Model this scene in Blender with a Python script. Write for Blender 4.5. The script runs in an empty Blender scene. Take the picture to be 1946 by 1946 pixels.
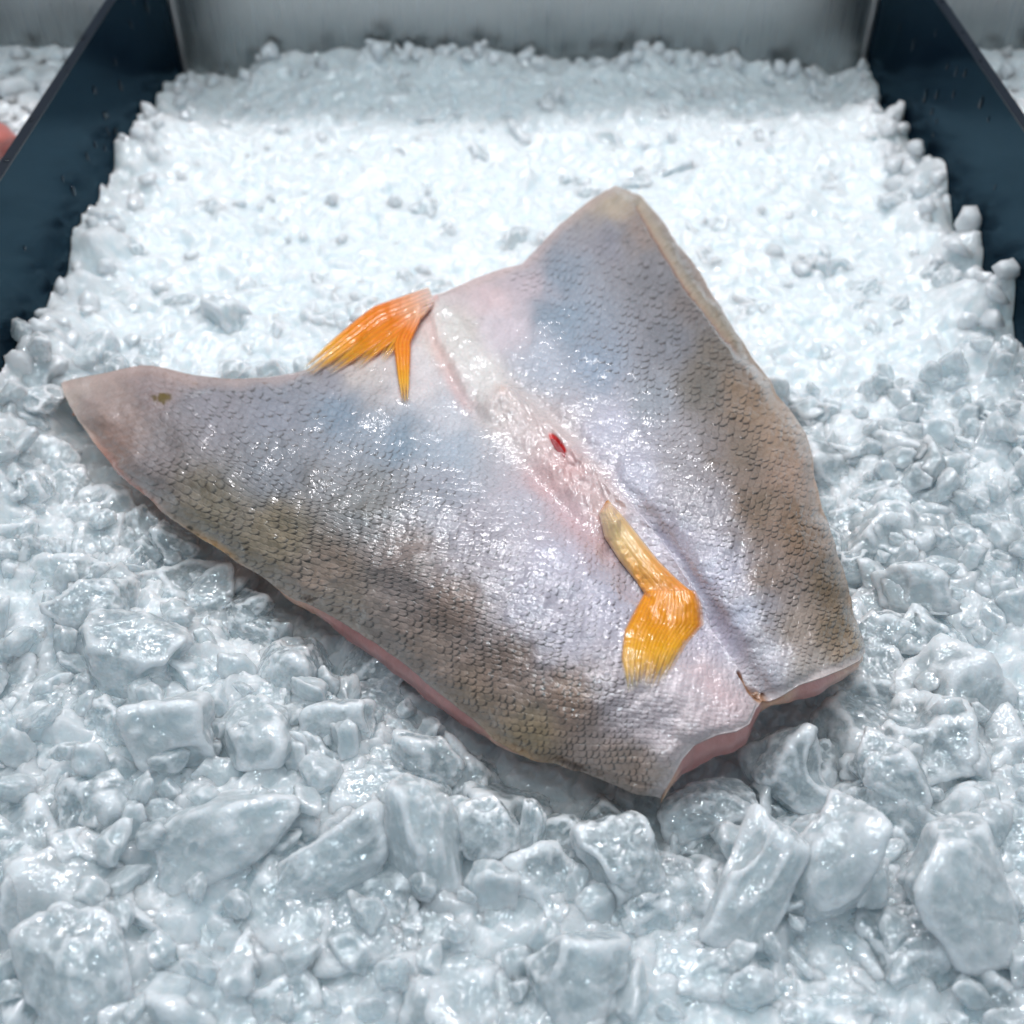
import bpy, bmesh, math
import numpy as np
from mathutils import Matrix, Vector

SC = bpy.context.scene
COL = SC.collection

# ------------------------------------------------------------------ camera
F = 2155.0 / 1946.0            # focal length in picture widths
CAM_Y, CAM_Z = -0.325, 0.325
cam_data = bpy.data.cameras.new('camera')
cam = bpy.data.objects.new('camera', cam_data)
COL.objects.link(cam)
cam.location = (0.0, CAM_Y, CAM_Z)
cam.rotation_euler = (math.radians(45.0), 0.0, 0.0)
cam_data.sensor_width = 36.0
cam_data.lens = 36.0 * F
cam_data.clip_start = 0.01
cam_data.clip_end = 50.0
cam_data.dof.use_dof = True
cam_data.dof.focus_distance = 0.405
cam_data.dof.aperture_fstop = 9.5
SC.camera = cam

# ------------------------------------------------------------------ world, lamps, exposure
world = bpy.data.worlds.new('World')
SC.world = world
world.use_nodes = True
wn, wl = world.node_tree.nodes, world.node_tree.links
bg = wn['Background']
bg.inputs['Strength'].default_value = 0.40
tc = wn.new('ShaderNodeTexCoord')
sep = wn.new('ShaderNodeSeparateXYZ')
ramp = wn.new('ShaderNodeValToRGB')
wl.new(tc.outputs['Generated'], sep.inputs[0])
wl.new(sep.outputs['Z'], ramp.inputs[0])
ramp.color_ramp.elements[0].position = 0.0
ramp.color_ramp.elements[0].color = (0.44, 0.52, 0.61, 1)
ramp.color_ramp.elements[1].position = 0.8
ramp.color_ramp.elements[1].color = (0.48, 0.64, 0.78, 1)
wl.new(ramp.outputs[0], bg.inputs['Color'])


def aim(o, target):
    d = Vector(target) - o.location
    o.rotation_euler = d.to_track_quat('-Z', 'Y').to_euler()


def spot(name, loc, target, watts, angle, blend, radius, color):
    l = bpy.data.lights.new(name, 'SPOT')
    l.energy = watts
    l.spot_size = math.radians(angle)
    l.spot_blend = blend
    l.shadow_soft_size = radius
    l.color = color
    o = bpy.data.objects.new(name, l)
    COL.objects.link(o)
    o.location = loc
    aim(o, target)
    return o


def area(name, loc, target, watts, sx, sy, color):
    l = bpy.data.lights.new(name, 'AREA')
    l.shape = 'RECTANGLE'
    l.size, l.size_y = sx, sy
    l.energy = watts
    l.color = color
    o = bpy.data.objects.new(name, l)
    COL.objects.link(o)
    o.location = loc
    aim(o, target)
    return o


for lx, ly, lz, w in ((-0.42, 0.68, 1.05, 2.7), (-0.14, 0.74, 1.10, 3.0), (0.16, 0.74, 1.10, 3.0), (0.44, 0.68, 1.05, 2.7)):
    area('counter_or_glint_lamp', (lx, ly, lz), (lx * 0.3, 0.10, 0.0), w * 0.82, 0.18, 0.085, (1.0, 0.972, 1.0))
for lx, ly, lz, w in ((-0.20, 0.22, 1.25, 2.3), (0.24, 0.24, 1.25, 2.3)):
    area('counter_or_glint_lamp', (lx, ly, lz), (lx * 0.1, 0.0, 0.0), w * 0.85, 0.16, 0.09, (0.88, 0.96, 1.0))  # added pair, placed to make glints on the near ice
area('glint_fill', (0.0, -0.40, 1.3), (0, 0, 0), 2.4, 0.30, 0.06, (0.76, 0.92, 1.0))  # added fill above the camera, for glints on front-facing slopes
area('glint_fill', (-0.52, -0.10, 1.15), (-0.08, 0, 0), 1.3, 0.14, 0.07, (0.84, 0.95, 1.0))  # added light, there to bring glints to the left flank
area('glint_fill', (0.58, 0.05, 1.10), (0.08, 0, 0), 1.1, 0.14, 0.07, (0.84, 0.95, 1.0))  # added light, there to bring glints to the right flank

SC.view_settings.view_transform = 'Standard'
SC.view_settings.look = 'None'
SC.view_settings.exposure = 0.0
SC.view_settings.gamma = 1.0
SC.render.engine = 'CYCLES'
cy = SC.cycles
cy.use_denoising = True
cy.max_bounces = 10
cy.diffuse_bounces = 6
cy.glossy_bounces = 4
cy.transmission_bounces = 7
cy.transparent_max_bounces = 24
cy.caustics_reflective = False
cy.caustics_refractive = True
cy.blur_glossy = 1.0
cy.sample_clamp_indirect = 6.0

# ------------------------------------------------------------------ helpers
RNG = np.random.RandomState(7)
PERM = RNG.permutation(4096)
VAL = RNG.rand(4096) * 2 - 1


def vnoise(p):
    p = np.asarray(p, dtype=np.float64)
    i = np.floor(p).astype(np.int64)
    f = p - i
    f = f * f * f * (f * (f * 6 - 15) + 10)
    out = 0.0
    for dx in (0, 1):
        wx = f[..., 0] if dx else 1 - f[..., 0]
        hx = PERM[(i[..., 0] + dx) & 4095]
        for dy in (0, 1):
            wy = f[..., 1] if dy else 1 - f[..., 1]
            hy = PERM[(hx + i[..., 1] + dy) & 4095]
            for dz in (0, 1):
                wz = f[..., 2] if dz else 1 - f[..., 2]
                out = out + wx * wy * wz * VAL[PERM[(hy + i[..., 2] + dz) & 4095]]
    return out


def fbm(p, octaves=4, gain=0.5):
    p = np.asarray(p, dtype=np.float64)
    a, s, out = 1.0, 0.0, 0.0
    for k in range(octaves):
        out = out + a * vnoise(p * (2.03 ** k) + 17.3 * k)
        s += a
        a *= gain
    return out / s


def smooth(a, b, x):
    t = np.clip((x - a) / (b - a), 0, 1)
    return t * t * (3 - 2 * t)


C45 = math.sqrt(0.5)


def unproject(px, py, z):
    """Photograph pixel (1946 wide) to the point at height z that it shows."""
    u = (np.asarray(px, float) - 973.0) / 2155.0
    v = (973.0 - np.asarray(py, float)) / 2155.0
    t = (CAM_Z - z) / (C45 * (1 - v))
    return np.stack([u * t, CAM_Y + t * C45 * (1 + v), np.broadcast_to(z, np.shape(t)) + 0.0 * t], -1)


def project(P):
    P = np.asarray(P, float)
    dy, dz = P[..., 1] - CAM_Y, P[..., 2] - CAM_Z
    d = C45 * dy - C45 * dz
    up = C45 * dy + C45 * dz
    return 973 + 2155 * P[..., 0] / d, 973 - 2155 * up / d, d


def new_mesh(name, verts, quads=None, tris=None, smooth_shade=True):
    me = bpy.data.meshes.new(name)
    verts = np.ascontiguousarray(verts, dtype=np.float32).reshape(-1, 3)
    loops, starts, n = [], [], 0
    if quads is not None and len(quads):
        q = np.asarray(quads, dtype=np.int32)
        loops.append(q.ravel())
        starts.append(np.arange(len(q), dtype=np.int32) * 4)
        n = q.size
    if tris is not None and len(tris):
        t = np.asarray(tris, dtype=np.int32)
        loops.append(t.ravel())
        starts.append(np.arange(len(t), dtype=np.int32) * 3 + n)
    loops = np.concatenate(loops)
    starts = np.concatenate(starts)
    me.vertices.add(len(verts))
    me.vertices.foreach_set('co', verts.ravel())
    me.loops.add(len(loops))
    me.loops.foreach_set('vertex_index', loops)
    me.polygons.add(len(starts))
    me.polygons.foreach_set('loop_start', starts)
    me.update(calc_edges=True)
    me.validate()
    if smooth_shade:
        me.polygons.foreach_set('use_smooth', np.ones(len(me.polygons), dtype=bool))
    return me


def set_color(me, name, rgb):
    a = me.attributes.new(name, 'FLOAT_COLOR', 'POINT')
    rgba = np.ones((len(rgb), 4), np.float32)
    rgba[:, :3] = rgb
    a.data.foreach_set('color', rgba.ravel())


def set_float(me, name, v):
    a = me.attributes.new(name, 'FLOAT', 'POINT')
    a.data.foreach_set('value', np.ascontiguousarray(v, dtype=np.float32))


def link(name, me, mat, parent=None):
    o = bpy.data.objects.new(name, me)
    if mat is not None and not me.materials:
        me.materials.append(mat)
    COL.objects.link(o)
    o.parent = parent
    return o


def thing(name, label, cat, loc=(0, 0, 0), group=None):
    o = bpy.data.objects.new(name, None)
    o.empty_display_size = 0.02
    COL.objects.link(o)
    o.location = loc
    tag(o, label, cat, group)
    return o


def tag(o, label, cat, group=None, kind=None):
    o['label'] = label
    o['category'] = cat
    if group:
        o['group'] = group
    if kind:
        o['kind'] = kind


def box_mesh(name, x0, x1, y0, y1, z0, z1, bevel=0.0, seg=2):
    bm = bmesh.new()
    bmesh.ops.create_cube(bm, size=1.0)
    for v in bm.verts:
        v.co = Vector(((x0 + x1) / 2 + v.co.x * (x1 - x0), (y0 + y1) / 2 + v.co.y * (y1 - y0), (z0 + z1) / 2 + v.co.z * (z1 - z0)))
    if bevel:
        bmesh.ops.bevel(bm, geom=bm.edges[:], offset=bevel, segments=seg, affect='EDGES', profile=0.5)
    me = bpy.data.meshes.new(name)
    bm.to_mesh(me)
    bm.free()
    return me


def lin(c):
    c = np.asarray(c, float) / 255.0
    return np.where(c <= 0.04045, c / 12.92, ((c + 0.055) / 1.055) ** 2.4)


class Nodes:
    def __init__(self, name):
        self.m = bpy.data.materials.new(name)
        self.m.use_nodes = True
        self.t = self.m.node_tree
        self.b = self.t.nodes['Principled BSDF']
        self.out = self.t.nodes['Material Output']

    def n(self, kind, **kw):
        nd = self.t.nodes.new(kind)
        for k, v in kw.items():
            if hasattr(nd, k):
                setattr(nd, k, v)
            else:
                nd.inputs[k].default_value = v
        return nd

    def l(self, a, b):
        self.t.links.new(a, b)

    def set(self, **kw):
        for k, v in kw.items():
            self.b.inputs[k.replace('_', ' ')].default_value = v

    def noise(self, scale, detail=3.0, rough=0.5, dist=0.0, vec=None):
        nd = self.n('ShaderNodeTexNoise')
        nd.inputs['Scale'].default_value = scale
        nd.inputs['Detail'].default_value = detail
        nd.inputs['Roughness'].default_value = rough
        nd.inputs['Distortion'].default_value = dist
        if vec is not None:
            self.l(vec, nd.inputs['Vector'])
        return nd.outputs['Fac']

    def math(self, op, a, b=0.0, c=None, clamp=False):
        nd = self.n('ShaderNodeMath')
        nd.operation = op
        nd.use_clamp = clamp
        for k, x in enumerate((a, b, c)):
            if x is None:
                continue
            if isinstance(x, (int, float)):
                nd.inputs[k].default_value = x
            else:
                self.l(x, nd.inputs[k])
        return nd.outputs[0]

    def maprange(self, v, a, b, c, d):
        nd = self.n('ShaderNodeMapRange')
        nd.clamp = True
        self.l(v, nd.inputs['Value'])
        for k, x in zip(('From Min', 'From Max', 'To Min', 'To Max'), (a, b, c, d)):
            nd.inputs[k].default_value = x
        return nd.outputs[0]

    def mix(self, fac, a, b):
        nd = self.n('ShaderNodeMix')
        nd.data_type = 'RGBA'
        for idx, x in ((0, fac), (6, a), (7, b)):
            if isinstance(x, (int, float)):
                nd.inputs[idx].default_value = x
            elif isinstance(x, tuple):
                nd.inputs[idx].default_value = x
            else:
                self.l(x, nd.inputs[idx])
        return nd.outputs[2]

    def bump(self, height, dist, strength=1.0, normal=None):
        nd = self.n('ShaderNodeBump')
        nd.inputs['Distance'].default_value = dist
        nd.inputs['Strength'].default_value = strength
        self.l(height, nd.inputs['Height'])
        if normal is not None:
            self.l(normal, nd.inputs['Normal'])
        return nd.outputs[0]

    def attr(self, name):
        nd = self.n('ShaderNodeAttribute')
        nd.attribute_name = name
        return nd


# ------------------------------------------------------------------ materials
def ice_material(name, per_object, glassy=0.1, see_through=0.42, depth=0.0035):
    M = Nodes(name)
    geo = M.n('ShaderNodeNewGeometry')
    pos = geo.outputs['Position']
    if per_object:
        rnd = M.n('ShaderNodeObjectInfo').outputs['Random']
    else:
        rnd = M.attr('rnd').outputs['Fac']
    cloud = M.noise(140.0, 4.0, 0.6, 1.0, pos)
    fine = M.noise(420.0, 2.0, 0.6, 0.0, pos)
    # clearness: 0 = milky, 1 = glassy; white clouds drift through the glassy lumps
    if per_object:
        oc = M.n('ShaderNodeSeparateColor')
        M.l(M.n('ShaderNodeObjectInfo').outputs['Color'], oc.inputs[0])
        clear = oc.outputs[0]
    else:
        clear = M.maprange(rnd, 0.40, 0.95, 0.0, glassy)
    haze = M.maprange(cloud, 0.42, 0.66, 1.0, 0.30)
    if per_object:
        frost_rimlight = M.maprange(geo.outputs['Pointiness'], 0.503, 0.535, 0.0, 1.0)  # frosted edges, whitened also to paint in the bright light rims
    else:
        frost_rimlight = M.math('MAXIMUM', M.maprange(geo.outputs['Pointiness'], 0.51, 0.58, 0.0, 0.9), M.attr('frost_rimlight').outputs['Fac'])
    body = M.mix(haze, (0.94, 0.962, 0.982, 1), (0.83, 0.90, 0.945, 1))
    M.l(M.mix(frost_rimlight, body, (0.97, 0.985, 0.99, 1)), M.b.inputs['Base Color'])
    tr = M.math('MULTIPLY', M.math('MULTIPLY', clear, haze), M.math('SUBTRACT', 1.0, M.math('MULTIPLY', frost_rimlight, 0.85)), clamp=True)
    M.set(IOR=1.31, Subsurface_Weight=1.0, Subsurface_Scale=depth, Specular_IOR_Level=0.0, Roughness=0.5)
    M.b.inputs['Subsurface Radius'].default_value = (0.85, 0.95, 1.0)
    big = M.noise(190.0, 4.0, 0.6, 0.8, pos)
    b1 = M.bump(M.noise(900.0, 3.0, 0.6, 0.3, pos), 0.00022, 0.9, M.bump(big, 0.0009, 1.0))
    M.l(b1, M.b.inputs['Normal'])
    b2 = M.bump(M.noise(250.0, 0.8, 0.5, 1.0, pos), 0.0013, 1.0)
    see = M.n('ShaderNodeBsdfTransparent')
    see.inputs['Color'].default_value = (0.93, 0.97, 0.985, 1)
    m1 = M.n('ShaderNodeMixShader')
    open_ = M.math('SUBTRACT', 1.0, M.math('MULTIPLY', frost_rimlight, 0.85))
    M.l(M.math('MULTIPLY', M.math('MULTIPLY_ADD', M.math('MULTIPLY', clear, haze), 0.40, see_through), open_, clamp=True), m1.inputs[0])
    M.l(M.b.outputs[0], m1.inputs[1])
    M.l(see.outputs[0], m1.inputs[2])
    gl = M.n('ShaderNodeBsdfGlossy')
    gl.inputs['Roughness'].default_value = 0.085
    M.l(b2, gl.inputs['Normal'])
    fr = M.n('ShaderNodeFresnel')
    fr.inputs['IOR'].default_value = 2.0
    m2 = M.n('ShaderNodeMixShader')
    M.l(M.math('MINIMUM', fr.outputs[0], 0.22), m2.inputs[0])
    M.l(m1.outputs[0], m2.inputs[1])
    M.l(gl.outputs[0], m2.inputs[2])
    M.l(m2.outputs[0], M.out.inputs['Surface'])
    return M.m


M_ICE = ice_material('ice_chunk', True)
M_ICE_MASS = ice_material('crushed_ice', False, 0.0, 0.0, 0.018)
M_ICE_FRAG = ice_material('ice_fragments', False, 0.7)


def skin_material():
    M = Nodes('fish_skin')
    tc = M.n('ShaderNodeTexCoord').outputs['Object']
    col = M.attr('Col').outputs['Color']
    wet = M.attr('wet').outputs['Fac']
    mott = M.noise(900.0, 3.0, 0.6, 0.0, tc)
    f = M.maprange(mott, 0.3, 0.7, 0.90, 1.10)
    mul = M.n('ShaderNodeVectorMath')
    mul.operation = 'SCALE'
    M.l(col, mul.inputs[0])
    M.l(f, mul.inputs['Scale'])
    M.l(mul.outputs[0], M.b.inputs['Base Color'])
    M.set(Roughness=0.38, IOR=1.38, Subsurface_Weight=0.22, Subsurface_Scale=0.003)
    M.b.inputs['Subsurface Radius'].default_value = (1.0, 0.55, 0.45)
    fn_ = M.noise(200.0, 1.0, 0.45, 1.4, tc)
    crease = M.math('ABSOLUTE', M.math('SUBTRACT', M.noise(170.0, 2.0, 0.55, 2.0, tc), 0.5))
    film = M.math('ADD', fn_, M.math('MULTIPLY', crease, -0.6))
    M.l(M.bump(M.noise(1100.0, 2.0, 0.6, 0.5, tc), 0.0003, 0.4), M.b.inputs['Normal'])
    n2 = M.bump(film, 0.00038, 1.0)
    M.set(Coat_Roughness=0.085, Coat_IOR=1.7)
    M.l(wet, M.b.inputs['Coat Weight'])
    M.l(n2, M.b.inputs['Coat Normal'])
    return M.m


M_SKIN = skin_material()


def flesh_material():
    M = Nodes('fish_flesh')
    tc = M.n('ShaderNodeTexCoord').outputs['Object']
    col = M.attr('Col').outputs['Color']
    mpf = M.n('ShaderNodeMapping')
    mpf.inputs['Rotation'].default_value = (0.3, 0.5, 0.6)
    mpf.inputs['Scale'].default_value = (1.0, 4.0, 1.0)
    M.l(tc, mpf.inputs['Vector'])
    fib = M.noise(130.0, 5.0, 0.65, 0.7, mpf.outputs[0])
    M.l(M.mix(M.maprange(fib, 0.38, 0.72, 0.0, 0.5), col, (0.50, 0.19, 0.16, 1)), M.b.inputs['Base Color'])
    M.set(Roughness=0.35, Subsurface_Weight=0.5, Subsurface_Scale=0.004, Coat_Weight=0.5, Coat_Roughness=0.12)
    M.b.inputs['Subsurface Radius'].default_value = (1.0, 0.45, 0.3)
    M.l(M.bump(fib, 0.0012, 0.4), M.b.inputs['Normal'])
    return M.m


M_FLESH = flesh_material()


def fin_material():
    M = Nodes('fin_membrane')
    tc = M.n('ShaderNodeTexCoord').outputs['Object']
    M.l(M.attr('Col').outputs['Color'], M.b.inputs['Base Color'])
    M.l(M.attr('alpha').outputs['Fac'], M.b.inputs['Alpha'])
    M.set(Roughness=0.35, Subsurface_Weight=0.35, Subsurface_Scale=0.002, Coat_Weight=1.0, Coat_Roughness=0.05, Coat_IOR=1.4)
    M.b.inputs['Subsurface Radius'].default_value = (1.0, 0.5, 0.15)
    n = M.bump(M.noise(260.0, 2.0, 0.5, 1.2, tc), 0.00035, 1.0)
    M.l(n, M.b.inputs['Normal'])
    M.l(n, M.b.inputs['Coat Normal'])
    return M.m


M_FIN = fin_material()


def vent_material():
    M = Nodes('red_tissue')
    tc = M.n('ShaderNodeTexCoord').outputs['Object']
    M.l(M.mix(M.noise(600.0, 2.0, 0.5, 0.0, tc), (0.30, 0.025, 0.035, 1), (0.45, 0.14, 0.14, 1)), M.b.inputs['Base Color'])
    M.set(Roughness=0.25, Coat_Weight=0.7, Coat_Roughness=0.08)
    return M.m


M_VENT = vent_material()


def steel_material():
    M = Nodes('brushed_steel')
    tc = M.n('ShaderNodeTexCoord').outputs['Object']
    mp = M.n('ShaderNodeMapping')
    mp.inputs['Scale'].default_value = (1.0, 1.0, 0.02)
    M.l(tc, mp.inputs['Vector'])
    streak = M.noise(900.0, 3.0, 0.6, 0.0, mp.outputs[0])
    M.l(M.mix(streak, (0.32, 0.34, 0.35, 1), (0.41, 0.43, 0.43, 1)), M.b.inputs['Base Color'])
    M.set(Metallic=1.0)
    M.l(M.maprange(streak, 0.3, 0.7, 0.24, 0.36), M.b.inputs['Roughness'])
    M.l(M.bump(streak, 0.0002, 0.25), M.b.inputs['Normal'])
    return M.m


M_STEEL = steel_material()


def divider_material():
    M = Nodes('dark_glossy_panel')
    tc = M.n('ShaderNodeTexCoord').outputs['Object']
    gl = M.n('ShaderNodeBsdfGlossy')
    film = M.noise(14.0, 3.0, 0.55, 0.4, tc)
    M.l(M.mix(film, (0.024, 0.046, 0.062, 1), (0.032, 0.056, 0.070, 1)), gl.inputs['Color'])
    M.l(M.maprange(film, 0.3, 0.7, 0.13, 0.19), gl.inputs['Roughness'])
    df = M.n('ShaderNodeBsdfDiffuse')
    df.inputs['Color'].default_value = (0.0015, 0.004, 0.010, 1)
    ad = M.n('ShaderNodeAddShader')
    M.l(gl.outputs[0], ad.inputs[0])
    M.l(df.outputs[0], ad.inputs[1])
    M.l(ad.outputs[0], M.out.inputs['Surface'])
    M.t.nodes.remove(M.b)
    return M.m


M_DIV = divider_material()


def plain(name, col, rough, metal=0.0, noise=30.0):
    M = Nodes(name)
    tc = M.n('ShaderNodeTexCoord').outputs['Object']
    a = tuple(c * 0.88 for c in col) + (1,)
    b = tuple(min(1, c * 1.1) for c in col) + (1,)
    M.l(M.mix(M.noise(noise, 3.0, 0.55, 0.0, tc), a, b), M.b.inputs['Base Color'])
    M.set(Roughness=rough, Metallic=metal)
    return M.m


M_TRIM = plain('pale_steel_trim', (0.50, 0.48, 0.48), 0.35, 1.0, 200.0)
M_EDGE = plain('dark_edge', (0.006, 0.010, 0.018), 0.35)
M_TRAY = plain('tray_liner', (0.30, 0.36, 0.42), 0.5)
M_WATER = Nodes('water')
M_WATER.set(Roughness=0.02, IOR=1.33, Transmission_Weight=1.0)
M_WATER.l(M_WATER.noise(5.0), M_WATER.n('ShaderNodeMath').inputs[0])
M_WATER = M_WATER.m
M_PINK = plain('pink_fillet', (0.62, 0.20, 0.17), 0.3, 0.0, 90.0)

# ------------------------------------------------------------------ the counter: tray, steel back, dark dividers
XL, XR, YB, ZT = -0.2265, 0.2415, 0.443, 0.0745
TH = 0.0045
o = link('tray_floor', box_mesh('tray_floor', -0.62, 0.62, -0.46, YB + 0.02, -0.075, -0.062), M_TRAY)
o['kind'] = 'structure'
o['label'] = 'pale tray floor under the crushed ice'
back = link('steel_back_panel', box_mesh('steel_back_panel', -0.62, 0.62, YB, YB + 0.003, -0.06, 0.25), M_STEEL)
tag(back, 'brushed grey steel upright panel closing the ice counter at the back', 'panel')


def droplets(parent, face_x, sgn, n, seed):
    r = np.random.RandomState(seed)
    bm = bmesh.new()
    bmesh.ops.create_uvsphere(bm, u_segments=12, v_segments=8, radius=1.0)
    me = bpy.data.meshes.new('water_droplet')
    bm.to_mesh(me)
    bm.free()
    me.polygons.foreach_set('use_smooth', np.ones(len(me.polygons), dtype=bool))
    me.materials.append(M_WATER)
    for k in range(n):
        d = bpy.data.objects.new('water_droplet', me)
        COL.objects.link(d)
        s = r.uniform(0.0009, 0.0024)
        if k % 3 == 0:
            d.location = (face_x - sgn * TH * r.uniform(0.2, 0.8), r.uniform(0.13, 0.34), ZT)
            d.scale = (s * 0.7, s * 0.8, s * 0.5)
        else:
            d.location = (face_x, r.uniform(0.12, 0.40), r.uniform(0.018, 0.066))
            d.scale = (s * 0.5, s * 0.8, s * r.uniform(1.0, 2.4))
        d.parent = parent


def divider(x_in, sgn, label, seed):
    t = thing('dark_divider', label, 'divider', (0, 0, 0), 'dark dividers between the ice compartments')
    a, b = sorted((x_in, x_in - sgn * TH))
    link('panel', box_mesh('panel', a, b, -0.45, YB - 0.0045, -0.06, ZT - 0.0008, 0.0), M_DIV, t)
    link('top_edge', box_mesh('top_edge', a - 0.0004, b + 0.0004, -0.45, YB - 0.0045, ZT - 0.0006, ZT + 0.0004, 0.0003), M_EDGE, t)
    a2, b2 = sorted((x_in, x_in + sgn * 0.0035))
    link('corner_trim', box_mesh('corner_trim', a2, b2, YB - 0.0042, YB - 0.0005, -0.06, 0.20, 0.0008), M_TRIM, t)
    a3, b3 = sorted((x_in - sgn * 0.0003, x_in - sgn * TH))
    link('end_post', box_mesh('end_post', a3, b3, YB - 0.0044, YB - 0.0005, -0.06, 0.20, 0.0003), M_DIV, t)
    droplets(t, x_in, sgn, 26, seed)
    return t


divider(XL, 1, 'dark glossy divider on the side of the pointed left lobe of the fish', 3)
divider(XR, -1, 'dark glossy divider on the side of the brown right lobe of the fish', 4)

# ------------------------------------------------------------------ the fish: outlines in photograph pixels, then real heights
K = 1.00725


def curve(pts, k=1.0, n=None, soft=2):
    p = np.asarray(pts, float) * k
    d = np.r_[0, np.cumsum(np.hypot(*np.diff(p, axis=0).T))]
    d /= d[-1]
    m = 1201
    q = np.linspace(0, 1, m)
    c = np.stack([np.interp(q, d, p[:, 0]), np.interp(q, d, p[:, 1])], 1)
    w = 18                                   # round the corners of the polyline
    ker = np.hanning(2 * w + 1)
    ker /= ker.sum()
    ext = np.concatenate([2 * c[0] - c[w:0:-1], c, 2 * c[-1] - c[-2:-w - 2:-1]])
    c = np.stack([np.convolve(ext[:, k2], ker, 'valid') for k2 in (0, 1)], 1)
    d = np.r_[0, np.cumsum(np.hypot(*np.diff(c, axis=0).T))]
    d /= d[-1]
    q = np.linspace(0, 1, n)
    return np.stack([np.interp(q, d, c[:, 0]), np.interp(q, d, c[:, 1])], 1)


NS, NTL, NTR = 620, 600, 380
MID = [(838, 552), (870, 612), (905, 692), (940, 765), (985, 815), (1045, 870), (1105, 925), (1155, 985), (1205, 1052), (1262, 1112),
       (1318, 1180), (1362, 1240), (1400, 1285), (1438, 1321)]
HEAD_L = [(838, 552), (800, 562), (740, 595), (680, 634), (630, 670), (590, 694), (560, 703), (500, 712), (430, 715), (370, 708), (330, 699),
          (290, 690), (262, 689), (200, 703), (150, 712), (115, 720)]
DORS_L = [(116, 724), (123, 756), (151, 806), (186, 856), (222, 897), (262, 932), (303, 966), (343, 996), (383, 1024), (415, 1042), (455, 1068),
          (505, 1102), (568, 1142), (649, 1180), (739, 1239), (807, 1295), (869, 1344), (935, 1400), (975, 1425), (1020, 1447), (1068, 1455),
          (1118, 1470), (1168, 1489), (1209, 1506), (1256, 1516)]
TAIL_L = [(1449, 1331), (1436, 1348), (1424, 1376), (1400, 1389), (1363, 1396), (1321, 1415), (1298, 1441), (1278, 1478), (1256, 1516)]
HEAD_R = [(838, 552), (868, 538), (900, 523), (950, 506), (985, 498), (1004, 478), (1030, 450), (1055, 425), (1085, 400), (1110, 380), (1140, 361),
          (1162, 350)]
DORS_R = [(1162, 350), (1207, 366), (1238, 402), (1268, 445), (1300, 487), (1330, 530), (1362, 580), (1396, 640), (1430, 690), (1470, 745),
          (1500, 785), (1524, 822), (1536, 870), (1544, 930), (1564, 985), (1579, 1040), (1596, 1100), (1610, 1160), (1633, 1229)]
TAIL_R = [(1449, 1331), (1463, 1332), (1483, 1324), (1520, 1301), (1563, 1287), (1605, 1270), (1634, 1255), (1645, 1238)]

mid = curve(MID, K, NS)
dl, dr = curve(DORS_L, 1.0, NS), curve(DORS_R, K, NS)


def coons(m, d, h, tl, nt):
    h, tl = curve(*h, nt), curve(*tl, nt)
    h[0], tl[0], h[-1], tl[-1] = m[0], m[-1], d[0], d[-1]
    s = np.linspace(0, 1, NS)[:, None, None]
    t = np.linspace(0, 1, nt)[None, :, None]
    P = (1 - t) * m[:, None] + t * d[:, None] + (1 - s) * h[None] + s * tl[None]
    P = P - ((1 - s) * (1 - t) * m[0] + (1 - s) * t * d[0] + s * (1 - t) * m[-1] + s * t * d[-1])
    return P


qn = np.linspace(0, 1, NS)
jag = np.stack([fbm(np.stack([qn * 26, 0 * qn + k, 0 * qn], -1), 4) for k in (3.0, 8.0, 13.0, 18.0)], 1) * 5.0
dl, dr = dl + jag[:, :2], dr + jag[:, 2:]
PL = coons(mid, dl, (HEAD_L, K), (TAIL_L, 1.0), NTL)
PR = coons(mid, dr, (HEAD_R, K), (TAIL_R, 1.0), NTR)
PX = np.concatenate([PL[:, ::-1], PR[:, 1:]], 1)             # columns: left edge ... midline ... right edge
tl_ = np.linspace(0, 1, NTL)[::-1]
tr_ = np.linspace(0, 1, NTR)[1:]
T = np.broadcast_to(np.r_[tl_, tr_][None], PX.shape[:2])
S = np.broadcast_to(np.linspace(0, 1, NS)[:, None], PX.shape[:2])
LEFT = np.broadcast_to(np.r_[np.ones(NTL, bool), np.zeros(NTR - 1, bool)][None], PX.shape[:2])
px, py = PX[..., 0], PX[..., 1]

# heights of the two lobes
sx = [0, 0.12, 0.3, 0.55, 0.8, 1.0]
z_mid = np.interp(S, sx, [0.026, 0.029, 0.033, 0.034, 0.031, 0.026])
z_el = np.interp(S, sx, [0.009, 0.011, 0.013, 0.015, 0.016, 0.015])
z_er = np.interp(S, sx, [0.020, 0.018, 0.016, 0.016, 0.015, 0.014])
bul = np.interp(S, sx, [0.003, 0.007, 0.009, 0.010, 0.009, 0.005])
z_e = np.where(LEFT, z_el, z_er)
Z = z_mid + (z_e - z_mid) * (0.38 * T + 0.62 * T ** 4) + bul * np.sin(np.pi * T) * smooth(-0.02, 0.22, T)
Z -= 0.0035 * smooth(0.90, 1.0, T) ** 2
Z -= 0.004 * (1 - smooth(0.0, 0.07, S)) ** 2 * smooth(0.0, 0.25, T)
Z -= 0.0015 * smooth(0.965, 1.0, S) ** 2
base = unproject(px, py, Z)
base[..., 2] += 0.0


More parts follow.
